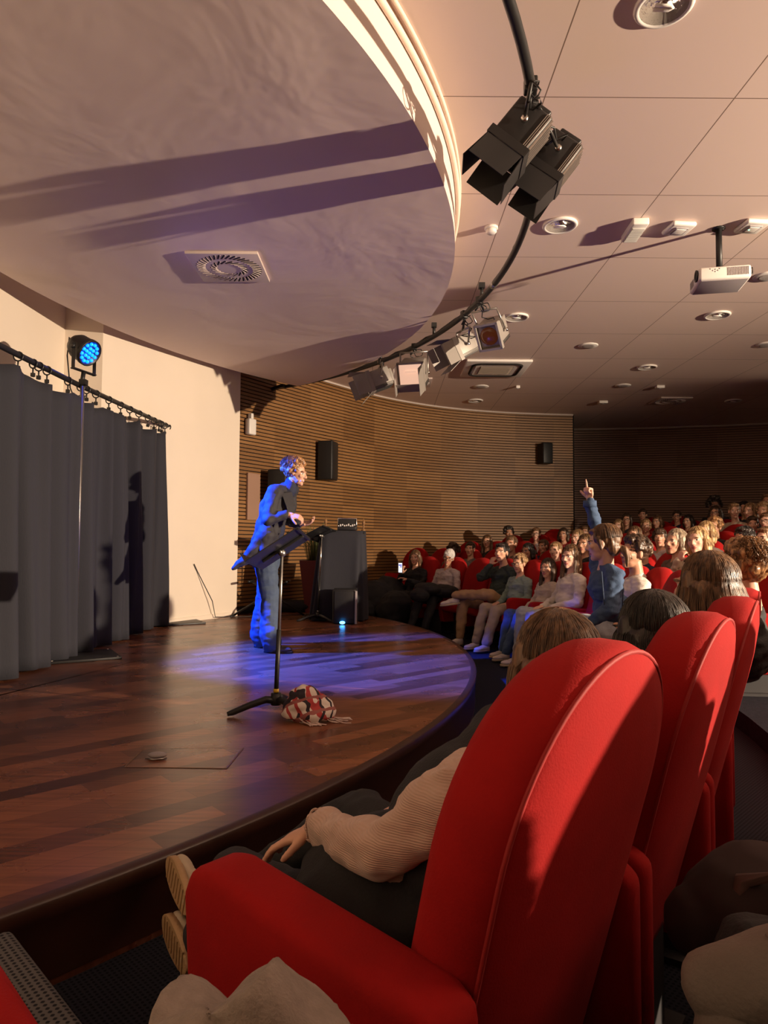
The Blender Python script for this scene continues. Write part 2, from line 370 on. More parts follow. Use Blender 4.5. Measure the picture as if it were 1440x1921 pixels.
# slatted walls
def slat_wall(name, path, z0, z1, slatm, side=1):
    pts = [V((p[0], p[1])) for p in path]
    # resample with catmull-rom
    out = []
    for i in range(len(pts)-1):
        a = pts[max(i-1, 0)]; b = pts[i]; c = pts[i+1]; d = pts[min(i+2, len(pts)-1)]
        for k in range(8):
            t = k/8; out.append(.5*((2*b)+(c-a)*t+(2*a-5*b+4*c-d)*t*t+(3*b-3*c+d-a)*t**3))
    out.append(pts[-1]); n = len(out); s = [0]
    for i in range(1, n): s.append(s[-1]+(out[i]-out[i-1]).length)
    nrm = []
    for i in range(n):
        t = (out[min(i+1, n-1)]-out[max(i-1, 0)]).normalized(); nrm.append(V((t.y, -t.x))*side)
    vs = []; fs = []; uv = []; mi = []
    def strip(off0, za, off1, zb, m_):
        o = len(vs)
        for i in range(n):
            for off, z in ((off0, za), (off1, zb)):
                q = out[i]+nrm[i]*off; vs.append((q.x, q.y, z)); uv.append((s[i], z))
        for i in range(n-1): fs.append((o+2*i, o+2*i+2, o+2*i+3, o+2*i+1)); mi.append(m_)
    strip(0, z0, 0, z1, 1)
    z = z0
    while z+.042 < z1:
        strip(.028, z, .028, z+.041, 0); strip(0, z, .028, z, 0); strip(.028, z+.041, 0, z+.041, 0); z += .056
    me = bpy.data.meshes.new(name); me.from_pydata(vs, [], fs); me.materials.append(slatm); me.materials.append(M['gap'])
    me.polygons.foreach_set('material_index', mi)
    ul = me.uv_layers.new(name='UVMap')
    for p in me.polygons:
        for li in p.loop_indices: ul.data[li].uv = uv[me.loops[li].vertex_index]
    return struct(link(name, me)), out, nrm
WP = [(-2.22, 9.9), (-1.75, 10.62), (-1.11, 11.54), (-.22, 12.68), (.6, 13.4), (1.41, 13.88), (2.3, 14.2), (3.17, 14.38), (4.02, 14.47)]
slw, wout, wnrm = slat_wall('wall_slatted', WP, .02, WH, M['slat'])
dp = [(4.3, 16.25)]+[(2.73+17.29*math.cos(math.radians(a)), -.95+17.29*math.sin(math.radians(a))) for a in (83, 78, 73, 68, 62, 55, 47, 38)]
slat_wall('wall_back', dp, .02, WH, M['slat_dark'])
mb = MB(); mb.prism([(4.02, 14.47), (4.06, 14.47), (4.35, 16.4), (4.2, 16.4)], 0, WH); struct(mb.build('wall_corner', M['gap']))
mb = MB(); wallseg(mb, (16.3, 9.6), (16.3, -6), .15); struct(mb.build('wall_right', M['cream']))
mb = MB(); wallseg(mb, (16.4, -6), (-3.84, -6), .15); struct(mb.build('wall_rear', M['cream']))
# ceiling
mb = MB(); mb.prism([(-4.0, -6.2), (17, -6.2), (17, 10), (12.5, 14.6), (8.8, 16.2), (4.2, 16.8), (.4, 14.6), (-2.4, 11.2), (-4.0, 8.4)], WH, WH+.1)
struct(mb.build('ceiling', M['ceiling']))
# pale trim where ceiling meets the slatted wall
mb = MB(); mb.tube([(wout[i].x+wnrm[i].x*.05, wout[i].y+wnrm[i].y*.05, WH-.015) for i in range(len(wout))], .02, 6); mb.tube([(p[0], p[1]-.05, WH-.015) for p in dp], .02, 6)
struct(mb.build('trim_ceiling', M['grey_line']))
# lens shaped canopy over the stage
C1, R1, C2, R2 = (-5.128, 5.922), 5.712, (3.834, 4.976), 7.316
d_ = math.hypot(C2[0]-C1[0], C2[1]-C1[1]); a_ = (R1*R1-R2*R2+d_*d_)/(2*d_); h_ = math.sqrt(R1*R1-a_*a_)
ux, uy = (C2[0]-C1[0])/d_, (C2[1]-C1[1])/d_; mxp = (C1[0]+a_*ux, C1[1]+a_*uy)
IA = (mxp[0]-uy*h_, mxp[1]+ux*h_); IB = (mxp[0]+uy*h_, mxp[1]-ux*h_)
def lens(dr):
    r1, r2 = R1+dr, R2+dr; a_ = (r1*r1-r2*r2+d_*d_)/(2*d_); h_ = math.sqrt(r1*r1-a_*a_)
    m_ = (C1[0]+a_*ux, C1[1]+a_*uy); A = (m_[0]-uy*h_, m_[1]+ux*h_); B = (m_[0]+uy*h_, m_[1]-ux*h_)
    g = lambda c, p: math.atan2(p[1]-c[1], p[0]-c[0])
    b0, b1 = g(C1, B), g(C1, A); q = []
    for i in range(90): t = b0+(b1-b0)*i/90; q.append((C1[0]+r1*math.cos(t), C1[1]+r1*math.sin(t)))
    c0, c1 = g(C2, A), g(C2, B)+2*PI
    for i in range(60): t = c0+(c1-c0)*i/60; q.append((C2[0]+r2*math.cos(t), C2[1]+r2*math.sin(t)))
    return q
ZC = 3.66
mb = MB(); mb.prism(lens(0), ZC, WH-.001, smooth=False); struct(mb.build('ceiling_canopy', M['plaster']))
mb = MB()
arcR = [p for p in lens(0)][:90]
mb.tube([(C1[0]+(R1+.02)*math.cos(t), C1[1]+(R1+.02)*math.sin(t), WH-.10) for t in [math.atan2(IB[1]-C1[1], IB[0]-C1[0])+i*.018 for i in range(88)]], .022, 6)
mb.tube([(C1[0]+(R1+.035)*math.cos(t), C1[1]+(R1+.035)*math.sin(t), WH-.012) for t in [math.atan2(IB[1]-C1[1], IB[0]-C1[0])+i*.018 for i in range(88)]], .014, 6)
struct(mb.build('trim_canopy', M['cream']))
# dark skirting at the foot of the slatted wall
mb = MB(); mb.tube([(wout[i].x+wnrm[i].x*.05, wout[i].y+wnrm[i].y*.05, .30) for i in range(len(wout))], .05, 4); struct(mb.build('baseboard_slatted', M['gap']))
mb = MB(); mb.box(V((-2.66, 8.73, .285))+V((0, 0, 0)), (.02, .02, .07))
q0, q1 = V((-3.25, 7.73, .28)), V((-2.09, 9.75, .28)); d = (q1-q0).normalized(); nn = V((d.y, -d.x, 0))
mb = MB(); mb.box((q0+q1)/2+nn*.008, ((q1-q0).length, .016, .06), Matrix(((d.x, nn.x, 0), (d.y, nn.y, 0), (0, 0, 1)))); struct(mb.build('baseboard_stage', M['cream']))
# ============================================================ SEATS
ZT = 1.10
def seat_outline(u):
    """u 0..1 from lower left round the arch to lower right -> x, z"""
    zb, zs = .30, .80; hw = .285
    l1 = zs-zb; arc_l = PI*.5*(hw+(ZT-zs))/1.0; tot = 2*l1+arc_l; s = u*tot
    if s < l1: z = zb+s; k = s/l1; x = -(hw*(.90+.10*k)); return x, z
    if s > l1+arc_l: z = zb+(tot-s); k = (tot-s)/l1; return hw*(.90+.10*k), z
    a = PI-(s-l1)/arc_l*PI
    return hw*math.cos(a), zs+(ZT-zs)*(math.sin(a)**.92 if math.sin(a) > 0 else 0)
def lean(z): return (ZT-z)*.26
def make_back():
    prof = [(0, .058), (.5, .060), (.80, .050), (.93, .036), (.985, .012), (1.0, -.02), (.995, -.055), (.955, -.082), (.93, -.088), (.90, -.094), (.7, -.108), (.4, -.116), (0, -.118)]
    def fn(u, v):
        k = v*(len(prof)-1); i = int(round(k)); s_, y = prof[i]
        x, z = seat_outline(u); cz = min(max(z, .32), .82); cx = 0
        px = cx+(x-cx)*s_; pz = cz+(z-cz)*s_ if z > .8 else z
        return (px, y+lean(pz), pz)
    mb = MB(); mb.grid(fn, 61, len(prof))
    # close the bottom
    e0 = [fn(0, j/(len(prof)-1)) for j in range(len(prof))]; e1 = [fn(1, j/(len(prof)-1)) for j in range(len(prof))]
    mb.add(e0+e1, [(j, j+1, len(prof)+j+1, len(prof)+j) for j in range(len(prof)-1)])
    return mb.mesh('backrest', M['velvet'])
def make_piping():
    mb = MB(); pts = []
    for i in range(61):
        x, z = seat_outline(i/60); cz = min(max(z, .32), .82); pz = cz+(z-cz)*.942 if z > .8 else z
        pts.append((x*.942, -.0865+lean(pz), pz))
    mb.tube(pts, .0042, 6); return mb.mesh('piping', M['velvet_seam'])
def make_arm(th, dl=0, dz=0):
    # side profile in y,z  then extruded in x with rounded edges
    prof = [(.02, .18), (.02, .60+dz), (.06, .625+dz), (.46+dl, .655+dz), (.515+dl, .645+dz), (.535+dl, .60+dz), (.50+dl, .30), (.47+dl, .18)]
    bm = bmesh.new(); a = [bm.verts.new((-th/2, y, z)) for y, z in prof]; b = [bm.verts.new((th/2, y, z)) for y, z in prof]
    n = len(prof); bm.faces.new(a); bm.faces.new(b[::-1])
    for i in range(n): bm.faces.new((a[i], b[i], b[(i+1) % n], a[(i+1) % n]))
    bmesh.ops.recalc_face_normals(bm, faces=bm.faces)
    bmesh.ops.bevel(bm, geom=bm.edges[:], offset=.022, segments=3, profile=.5, affect='EDGES')
    me = bpy.data.meshes.new('armrest'); bm.to_mesh(me); bm.free(); me.materials.append(M['velvet'])
    for p in me.polygons: p.use_smooth = True
    return me
def make_cushion():
    mb = MB(); mb.box((0, .32, .41), (.45, .46, .13), bevel=.045); return mb.mesh('seat_cushion', M['velvet'])
def make_base():
    mb = MB(); mb.box((0, .24, .175), (.30, .26, .35)); mb.box((0, .24, .01), (.40, .34, .02)); return mb.mesh('pedestal', M['seat_base'])
ME = dict(back=make_back(), pip=make_piping(), arm=make_arm(.062), armw=make_arm(.115, .055, .03), cush=make_cushion(), base=make_base())
def rowr(row): return 7.64+.93*(row-1)
def rowz(row): return .13*(row-1)
def seat_loc(row, th): r = rowr(row); return V((STC.x+r*math.cos(math.radians(th)), STC.y+r*math.sin(math.radians(th)), rowz(row)))
def face_dir(th): return math.radians(th)+PI+(-PI/2)     # rz so local +Y points to the centre
SEATS = []
def seat(row, th, label, group=None, wide=False, r=None, cush=True):
    loc = seat_loc(row, th)
    if r: loc = V((STC.x+r*math.cos(math.radians(th)), STC.y+r*math.sin(math.radians(th)), rowz(row)))
    t = thing('auditorium_seat', label, 'seat', loc, face_dir(th), group)
    link('backrest', ME['back'], t); link('piping', ME['pip'], t); link('seat_cushion', ME['cush'], t); link('pedestal', ME['base'], t)
    for s in (-1, 1):
        w_ = wide and s == -1; a = link('armrest', ME['armw' if w_ else 'arm'], t); a.location = (s*.285-(.035 if w_ else 0), 0, 0)
    return t

# ============================================================ PEOPLE
def skin_mat(i, col): return mat('skin_%d' % i, col, .5, var=.05, vscale=30)
SK = [mat('skin_fair', (.60, .33, .22), .5, var=.05, vscale=30), mat('skin_tan', (.47, .24, .15), .5, var=.05, vscale=30), mat('skin_deep', (.26, .12, .075), .5, var=.05, vscale=30), mat('skin_pale', (.64, .38, .28), .5, var=.05, vscale=30)]
HM = dict(black=hairmat('hair_black', (.012, .009, .008), (.045, .032, .026)), dark=hairmat('hair_dark', (.03, .016, .010), (.10, .055, .03)),
          brown=hairmat('hair_brown', (.08, .038, .018), (.24, .13, .065)), light=hairmat('hair_light', (.20, .11, .05), (.48, .30, .15)),
          blond=hairmat('hair_blond', (.34, .20, .09), (.66, .45, .22)), grey=hairmat('hair_grey', (.30, .22, .15), (.58, .46, .33)),
          curly=hairmat('hair_curly_brown', (.17, .075, .03), (.52, .27, .11)), knit=mat('white_knit', (.55, .52, .50), .9, bump=.4, bscale=120))
def cloth(name, col, rough=.85, **k): return mat(name, col, rough, bump=.25, bscale=160, var=.08, vscale=14, **k)
CL = dict(black=cloth('cloth_black', (.012, .012, .014)), navy=cloth('cloth_navy', (.016, .02, .045)), grey=cloth('cloth_grey', (.16, .14, .13)),
          white=cloth('cloth_white', (.60, .55, .50)), mint=cloth('cloth_mint', (.22, .30, .27)), cream=cloth('cloth_cream', (.50, .42, .32)), lilac=cloth('cloth_pale', (.45, .38, .38)),
          green=cloth('cloth_dark_green', (.03, .045, .04)), brown=cloth('cloth_taupe', (.13, .09, .07)), denim=cloth('denim', (.045, .085, .17)), denim_l=cloth('pale_denim', (.30, .33, .38)),
          khaki=cloth('khaki', (.33, .20, .10)), beige=cloth('beige_trouser', (.36, .29, .24)), greydenim=cloth('grey_denim', (.125, .105, .09)), red=cloth('cloth_red', (.20, .02, .02)), rib=None)
SHOE = mat('shoe_white', (.55, .48, .42), .6); SOLE = mat('shoe_sole', (.42, .33, .22), .7)

def head_prims(c, R):
    T = lambda p: V(c)+R @ V(p)
    e = lambda p, r: ('e', T(p), r, R)
    P = [e((0, -.018, .032), (.074, .093, .084)), e((0, .018, -.008), (.061, .074, .082)), e((0, .032, -.058), (.047, .050, .044)), ('c', T((0, .066, -.086)), .021, T((0, .05, -.08)), .026),
         ('c', T((0, .088, .014)), .008, T((0, .106, -.020)), .0115), e((.011, .096, -.024), (.009, .010, .008)), e((-.011, .096, -.024), (.009, .010, .008)),
         e((0, .079, -.049), (.025, .014, .0065)), e((0, .078, -.060), (.021, .014, .007)), e((.031, .079, .031), (.022, .010, .008)), e((-.031, .079, .031), (.022, .010, .008)),
         e((.038, .062, -.012), (.022, .018, .02)), e((-.038, .062, -.012), (.022, .018, .02)),
         e((.076, -.006, .0), (.009, .019, .031)), e((-.076, -.006, .0), (.009, .019, .031))]
    return P
def paint_face(me, c, R, smile=False):
    """me.materials: 0 skin 1 lips 2 eye 3 iris 4 brow"""
    Ri = R.inverted(); c = V(c)
    for p in me.polygons:
        q = Ri @ (p.center-c)
        if q.y < .05 or abs(q.x) > .06 or q.z > .06 or q.z < -.08: continue
        ax = abs(q.x)
        if ((ax-.031)/.0145)**2+((q.z-.012)/.0065)**2 < 1: p.material_index = 3 if (ax-.030)**2+(q.z-.012)**2 < .0062**2 else 2
        elif abs(q.z-(.031-.10*abs(ax-.030))) < .0038 and .012 < ax < .052: p.material_index = 4
        elif smile and (q.x/.024)**2+((q.z+.0545)/.0045)**2 < 1 and q.y > .07: p.material_index = 2
        elif (q.x/.026)**2+((q.z+.0545)/.0105)**2 < 1 and q.y > .07: p.material_index = 1
def hand_prims(w_, d, n, side, curl=(.25, .35, .3), sc=1.0, r=.0085, spread=.08, fingers=None, thumb=(.7, .6, .35)):
    w_, d, n = V(w_), V(d).normalized(), V(n); n = (n-d*n.dot(d)).normalized(); l = d.cross(n)*side
    R = Matrix((l, d, -n)).transposed()
    P = [('c', w_-d*.02, .024*sc, w_+d*.02*sc, .024*sc), ('e', w_+d*.048*sc, (.040*sc, .048*sc, .0155*sc), R)]
    for i, (o, ln) in enumerate(((.029, .072), (.010, .080), (-.010, .075), (-.028, .058))):
        cu = fingers[i] if fingers else curl
        b = w_+d*(.084 if i in (1, 2) else .078)*sc+l*o*sc; a = 0; dd = (d+l*(o*spread*10)).normalized(); pr = b
        P.append(('c', w_+d*.03*sc+l*o*.6*sc, r*1.2*sc, b, r*1.15*sc))
        for k, f in enumerate((.45, .31, .26)):
            a += cu[k]; v = dd*math.cos(a)+n*math.sin(a); q = pr+v*ln*f*sc; P.append(('c', pr, r*(1.08-.1*k)*sc, q, r*(1.0-.1*k)*sc)); pr = q
    b = w_+d*.022*sc+l*.026*sc; v = (l*thumb[0]+d*thumb[1]+n*thumb[2]).normalized(); q = b+v*.040*sc
    P.append(('c', w_+d*.01*sc+l*.01*sc, .016*sc, b, .014*sc)); P.append(('c', b, .013*sc, q, .0108*sc)); v2 = (v+d*.5+n*.3).normalized(); P.append(('c', q, .0105*sc, q+v2*.030*sc, .009*sc))
    return P
def rotm(x=0, y=0, z=0): return Euler((x, y, z), 'XYZ').to_matrix()

def hair_mesh(style, m, R=None, c=(0, 0, 0), voxel=.007, strands=260, seed=1):
    """hair in head space (face +Y), transformed by R, c"""
    rnd = random.Random(seed)
    Rr = (.083, .100, .094); cc = V((0, -.030, .040))
    P = [('e', cc, Rr)]
    long_ = style in ('long', 'bob', 'straightbob')
    hang = dict(long=.22, bob=.085, straightbob=.13, short=.0, curly=.0, tied=.0, fringe=.03, afro=.0, tail=.0, knit=0, kerchief=0)[style]
    if style == 'long':
        for s in (-1, 1):
            P += [('c', (s*.070, -.01, .045), .028, (s*.082, -.012, -.06), .026), ('c', (s*.082, -.012, -.06), .027, (s*.078, .045, -.20), .022), ('c', (s*.06, -.05, 0), .04, (s*.06, -.045, -.17), .032)]
        P += [('e', (0, -.075, -.05), (.075, .045, .13))]
    elif style in ('bob', 'straightbob'):
        for s in (-1, 1):
            P += [('c', (s*.070, -.01, .045), .028, (s*.083, -.008, -hang), .027), ('c', (s*.06, -.055, 0), .045, (s*.062, -.05, -hang), .038)]
        P += [('e', (0, -.075, -.035), (.078, .05, .10)), ('e', (0, -.062, -.01), (.087, .074, .095))]
    elif style in ('short', 'fringe'):
        P += [('e', (0, -.065, -.005), (.076, .055, .075)), ('e', (0, .035, .098), (.066, .045, .024))]
        if style == 'fringe': P += [('e', (0, .068, .068), (.060, .022, .026))]+[('c', (s*.068, .0, .05), .024, (s*.078, -.004, -.02), .018) for s in (-1, 1)]
    elif style in ('curly', 'afro'):
        k = 1.0 if style == 'curly' else 1.25
        for i in range(70):
            a, b = rnd.uniform(-.35, 1.4), rnd.uniform(0, 2*PI); v = V((math.cos(a)*math.cos(b), math.cos(a)*math.sin(b), math.sin(a)))
            if v.y > .55 and v.z < .55: continue
            P.append(('e', (v.x*.088*k, -.02+v.y*.098*k, .04+v.z*.098*k), (rnd.uniform(.016, .027)*k,)*3))
    elif style in ('tied', 'tail'):
        P += [('e', (0, -.06, .0), (.074, .05, .065)), ('e', (0, .03, .092), (.062, .05, .02))]
        if style == 'tied': P += [('e', (0, -.135, .05), (.03, .028, .03))]
        else: P += [('c', (0, -.10, -.03), .020, (-.01, -.135, -.05), .024), ('c', (-.01, -.135, -.05), .028, (-.02, -.15, -.10), .022), ('c', (-.02, -.15, -.10), .022, (-.03, -.14, -.16), .008), ('c', (.0, -.135, -.05), .02, (.03, -.17, -.11), .010)]+[('c', (s*.07, .01, .04), .020, (s*.076, .0, -.03), .012) for s in (-1, 1)]+[('e', (0, -.065, -.03), (.072, .05, .06))]
    elif style == 'knit':
        P = [('e', (0, -.022, .052), (.084, .102, .092)), ('c', (-.05, .045, .070), .02, (.05, .045, .070), .02), ('e', (0, -.07, .0), (.07, .05, .07))]
    Rm = R or Matrix.Identity(3)
    me = blob(P, voxel, 2 if style in ('curly', 'afro') else 3, (lambda q: .004*noise.noise(V((q.x*60, q.y*60, q.z*9)))) if style not in ('curly', 'afro', 'knit') else (lambda q: .006*noise.noise(q*70)), 'hair')
    mb = MB(); mb.v = [tuple(v.co) for v in me.vertices]; mb.f = [tuple(p.vertices) for p in me.polygons]; mb.m = [0]*len(mb.f); mb.sm = [True]*len(mb.f)
    bpy.data.meshes.remove(me)
    if style != 'knit':
        crown = V((0, -.03, .04))
        for i in range(strands):
            phi = rnd.uniform(0, 2*PI); ph0 = phi; pts = []; rs = []
            front = max(0, math.sin(phi))
            tmax = 1.65 if front < .55 else .95
            if style in ('curly', 'afro'): tmax = rnd.uniform(.5, tmax)
            off = rnd.uniform(1.0, 1.055); t0 = rnd.uniform(.03, .5)
            nn = 9 if strands < 500 else 12
            kk = {'afro': 1.25, 'curly': 1.10}.get(style, 1.0)
            for k in range(nn):
                t = t0+(tmax-t0)*k/(nn-1)
                p = V((Rr[0]*math.sin(t)*math.cos(phi), Rr[1]*math.sin(t)*math.sin(phi), Rr[2]*math.cos(t)))*off*kk+cc
                if style in ('curly', 'afro'): p += V((math.sin(k*1.9+i), math.cos(k*1.9+i*2), math.sin(k*2.3+i*3)))*.011
                else: p += V((noise.noise(V((i*.3, k*.3, 0))), noise.noise(V((i*.3, k*.3, 7))), 0))*.004
                pts.append(p); rs.append(.0014 if k < nn-1 else .0005)
            if hang and front < .55:
                e = pts[-1].copy()
                for k in range(1, 6):
                    fz = k/5; ox, oy = (.36, .34) if style != 'long' else (.12, .12); pts.append(e+V((e.x*ox*fz**.5+noise.noise(V((i, fz*2, 3)))*.008, (e.y*oy+(.045 if style == 'long' and e.y > -.03 else 0))*fz, -hang*rnd.uniform(.93, 1.03)*fz))); rs.append(.0014 if k < 5 else .0004)
            mb.tube(pts, rs, 3, caps=False)
    mb.v = [tuple(Rm @ V(v)+V(c)) for v in mb.v]
    me = bpy.data.meshes.new('hair'); me.from_pydata(mb.v, [], mb.f); me.materials.append(m)
    for p in me.polygons: p.use_smooth = True
    return me
HAIRCACHE = {}
def hair_cached(style):
    if style not in HAIRCACHE: HAIRCACHE[style] = hair_mesh(style, HM['brown'], seed=hash(style) % 97 if False else len(HAIRCACHE)+3)
    return HAIRCACHE[style]
def glasses_mesh():
    mb = MB()
    for s in (-1, 1):
        mb.tube([(s*.033+.024*math.cos(a), .103, .010+.019*math.sin(a)) for a in [2*PI*i/14 for i in range(14)]], .0024, 5, closed=True)
        mb.tube([(s*.057, .102, .014), (s*.074, .08, .016), (s*.083, 0, .012)], .002, 5)
    mb.tube([(-.010, .104, .014), (0, .107, .016), (.010, .104, .014)], .002, 5)
    return mb.mesh('glasses', M['black_plastic'])
GL = glasses_mesh()
def shoe_mesh(parent, heel, toe, upm=None, solem=None, sc=1.0, up=(0, 0, 1)):
    heel, toe = V(heel), V(toe); d = (toe-heel).normalized(); u = V(up); u = (u-d*u.dot(d)).normalized(); l = d.cross(u)
    R = Matrix((l, d, u)).transposed(); Ln = (toe-heel).length
    me = blob([('e', heel+d*.03+u*.045, (.036*sc, .045*sc, .042*sc), R), ('e', heel+d*Ln*.35+u*.045, (.038*sc, .08*sc, .036*sc), R), ('e', heel+d*Ln*.70+u*.034, (.044*sc, .075*sc, .028*sc), R), ('c', heel+d*.03+u*.05, .037*sc, heel+d*.03+u*.085, .035*sc)], .006, 2, name='shoe')
    me.materials.append(upm or SHOE); o = link('shoe', me, parent)
    mb = MB(); pts = []
    n = 22
    for i in range(n):
        t = 2*PI*i/n; y = Ln*.5+math.cos(t)*(Ln*.5+.018); wdt = .038+.010*max(0, math.cos(t))-.004*max(0, -math.cos(t)); x = math.sin(t)*wdt*sc
        pts.append((x, y))
    vs = [heel+l*x+d*y+u*z for z in (.0, .022) for x, y in pts]
    mb.add(vs, [tuple(range(n))[::-1], tuple(range(n, 2*n))], 0, False); mb.add(vs, [(i, (i+1) % n, n+(i+1) % n, n+i) for i in range(n)])
    # tread grooves
    for k in range(8):
        yy = Ln*(.08+.12*k); mb.box(heel+d*yy-u*.001, (.055*sc, .006, .004), R)
    link('sole', mb.mesh('sole', solem or SOLE), o)
    mb = MB()
    for k in range(4):
        yy = Ln*(.42+.09*k); mb.tube([heel+d*yy+l*s_*.022*sc+u*(.072-.004*k) for s_ in (-1, 0, 1)], .003, 4)
    link('laces', mb.mesh('laces', M['grey_line']), o)
    return o

TOPN = 0
def seated(J, top='grey', legs='black', skin=0, voxel=.008, hstyle='short', hcol='brown', glasses=False, root=None, label='', loc=(0, 0, 0), rz=0, legsmode='on', hair_strands=260, shoes=None, hseed=1, bodyfull=True):
    """a seated figure built in seat space. J overrides joints"""
    j = dict(hip=(0, .27, .50), waist=(0, .235, .66), chest=(0, .20, .79), shl=(-.165, .18, .875), shr=(.165, .18, .875), neck=(0, .175, .955), head=(0, .20, 1.10), hrot=(0, 0, 0),
             el=(-.235, .24, .66), er=(.235, .24, .66), wl=(-.10, .46, .60), wr=(.10, .46, .60), dl=(.4, .9, -.1), dr=(-.4, .9, -.1), nl=(0, 0, -1), nr=(0, 0, -1), curl=(.3, .4, .3), curlr=None,
             kl=(-.12, .67, .53), kr=(.12, .67, .53), al=(-.11, .72, .12), ar=(.11, .72, .12), fl=(0, 1, 0), fr=(0, 1, 0))
    j.update(J); R = rotm(*j['hrot']); hc = V(j['head'])
    hp, wa, ch = V(j['hip']), V(j['waist']), V(j['chest']); sl, sr = V(j['shl']), V(j['shr'])
    P = head_prims(hc, R)
    P += [('c', hc+R @ V((0, -.02, -.05)), .048, V(j['neck']), .050), ('c', V(j['neck']), .052, (V(j['neck'])+ch)/2, .07), ('e', hp, (.13, .10, .09)), ('e', wa, (.12, .09, .12)), ('e', ch, (.14, .09, .12)), ('c', sl, .045, sr, .045)]
    for s, e, w_, dd, nn_, sd in ((sl, j['el'], j['wl'], j['dl'], j['nl'], 1), (sr, j['er'], j['wr'], j['dr'], j['nr'], -1)):
        P += [('c', s, .042, e, .034), ('c', e, .034, w_, .024)]
        P += hand_prims(w_, dd, nn_, sd, j['curl'] if sd > 0 or not j['curlr'] else j['curlr'], .95, fingers=(j.get('fingers') if sd < 0 else None))
    if legsmode != 'none':
        for s, k, a in ((-1, j['kl'], j['al']), (1, j['kr'], j['ar'])):
            P += [('c', hp+V((s*.08, 0, -.02)), .075, k, .05), ('c', k, .05, a, .032)]
    body = blob(P, voxel, 2, name='body')
    for m_ in (SK[skin], M['lips'], M['eye'], M['iris'], HM[hcol] if hcol != 'knit' else HM['dark']): body.materials.append(m_)
    paint_face(body, hc, R)
    T = [('e', hp, (.165, .125, .115)), ('e', wa, (.155, .118, .14)), ('e', ch, (.168, .118, .135)), ('c', sl, .062, sr, .062), ('c', V(j['neck'])-V((0, 0, .03)), .060, ch, .09)]
    for s, e, w_ in ((sl, j['el'], j['wl']), (sr, j['er'], j['wr'])): T += [('c', s, .060, e, .050), ('c', e, .050, V(w_)+(V(e)-V(w_)).normalized()*.01, .036)]
    tm = blob(T, max(voxel, .009), 3, wrinkle(.015, 11, (1, 1, 1.8)), 'sweater'); tm.materials.append(CL[top])
    out = dict(body=body, top=tm)
    if legsmode != 'none':
        L_ = [('c', hp+V((-.07, 0, -.02)), .10, hp+V((.07, 0, -.02)), .10)]
        for s, k, a in ((-1, j['kl'], j['al']), (1, j['kr'], j['ar'])): L_ += [('c', hp+V((s*.08, 0, -.02)), .095, k, .072), ('c', k, .072, a, .062 if legsmode == 'wide' else .052)]
        lm = blob(L_, max(voxel, .009), 3, wrinkle(.012, 11), 'trousers'); lm.materials.append(CL[legs]); out['legs'] = lm
    t = root or thing('person', label, 'person', loc, rz)
    link('body', body, t); link('sweater', tm, t)
    if 'legs' in out: link('trousers', out['legs'], t)
    if shoes is not None:
        for a, fd in ((j['al'], j['fl']), (j['ar'], j['fr'])):
            a = V(a); fd = V(fd).normalized(); up = V((0, 0, 1)) if abs(fd.z) < .6 else V((0, -1, .2))
            uu = (up-fd*up.dot(fd)).normalized(); b = a-uu*.11-fd*.03 if True else a
            shoe_mesh(t, b, b+fd*.21, *shoes)
    if hstyle:
        if voxel < .0075 or hair_strands != 260: hm = hair_mesh(hstyle, HM[hcol], seed=hseed, strands=hair_strands, voxel=.0065)
        else: hm = hair_cached(hstyle)
        ho = link('hair' if hstyle != 'knit' else 'knitted_hat', hm, t); ho.location = hc; ho.rotation_euler = R.to_euler()
        if hm.users > 1: ho.material_slots[0].link = 'OBJECT'; ho.material_slots[0].material = HM[hcol]
    if glasses: g = link('glasses', GL, t); g.location = hc; g.rotation_euler = R.to_euler()
    return t
# ============================================================ AUDIENCE
CACHE = {}
TEMPL = {
 'lap': dict(hrot=(0, 0, .35)), 
 'lapr': dict(hrot=(0, 0, .75), wl=(-.06, .44, .60), wr=(.14, .42, .60), chest=(.02, .20, .79)),
 'lapl': dict(hrot=(-.06, .05, .05), head=(-.02, .21, 1.10)),
 'chin': dict(er=(.20, .36, .72), wr=(.06, .34, .93), dr=(-.35, -.1, .9), nr=(0, -1, 0), curlr=(.9, 1.0, .8), hrot=(0, .08, .5)),
}
def xf(key, legs=True):
    if key not in CACHE:
        j = TEMPL[key]; tmp = thing('tmp', 'x', 'x'); t = seated(j, root=tmp, hstyle=None, legsmode='on')
        CACHE[key] = dict([(c.name.split('.')[0], c.data) for c in t.children]); CACHE[key]['hc'] = V(j.get('head', (0, .20, 1.10))); CACHE[key]['R'] = rotm(*j.get('hrot', (0, 0, 0)))
        for c in list(t.children): bpy.data.objects.remove(c)
        bpy.data.objects.remove(tmp)
    return CACHE[key]
def row_hit(px, py, r):
    d = ray(px, py); a = d.x*d.x+d.y*d.y; b = -2*(d.x*STC.x+d.y*STC.y); c = STC.length_squared-r*r
    disc = max(0, b*b-4*a*c); t = (-b+math.sqrt(disc))/2/a; return d*t+V((0, 0, CZ))
PEOPLE = []
GAZE = V((-1.6, 6.0))
def base_pose(px, py, row, hl, turn=0.0):
    H = row_hit(px, py, rowr(row)-.20); rel = (GAZE-V((H.x, H.y))).normalized(); to_c = (STC-V((H.x, H.y))).normalized()
    a1 = math.atan2(rel.y, rel.x); a2 = math.atan2(to_c.y, to_c.x); rz = (a1*.5+a2*.5)-PI/2+turn*.4
    s = max(.86, min(1.16, (H.z-rowz(row))/hl.z))
    off = Matrix.Rotation(rz, 3, 'Z') @ V((hl.x*s, hl.y*s, 0)); loc = V((H.x-off.x, H.y-off.y, rowz(row)))
    th = math.degrees(math.atan2(H.y-STC.y, H.x-STC.x)); return H, loc, rz, s, th
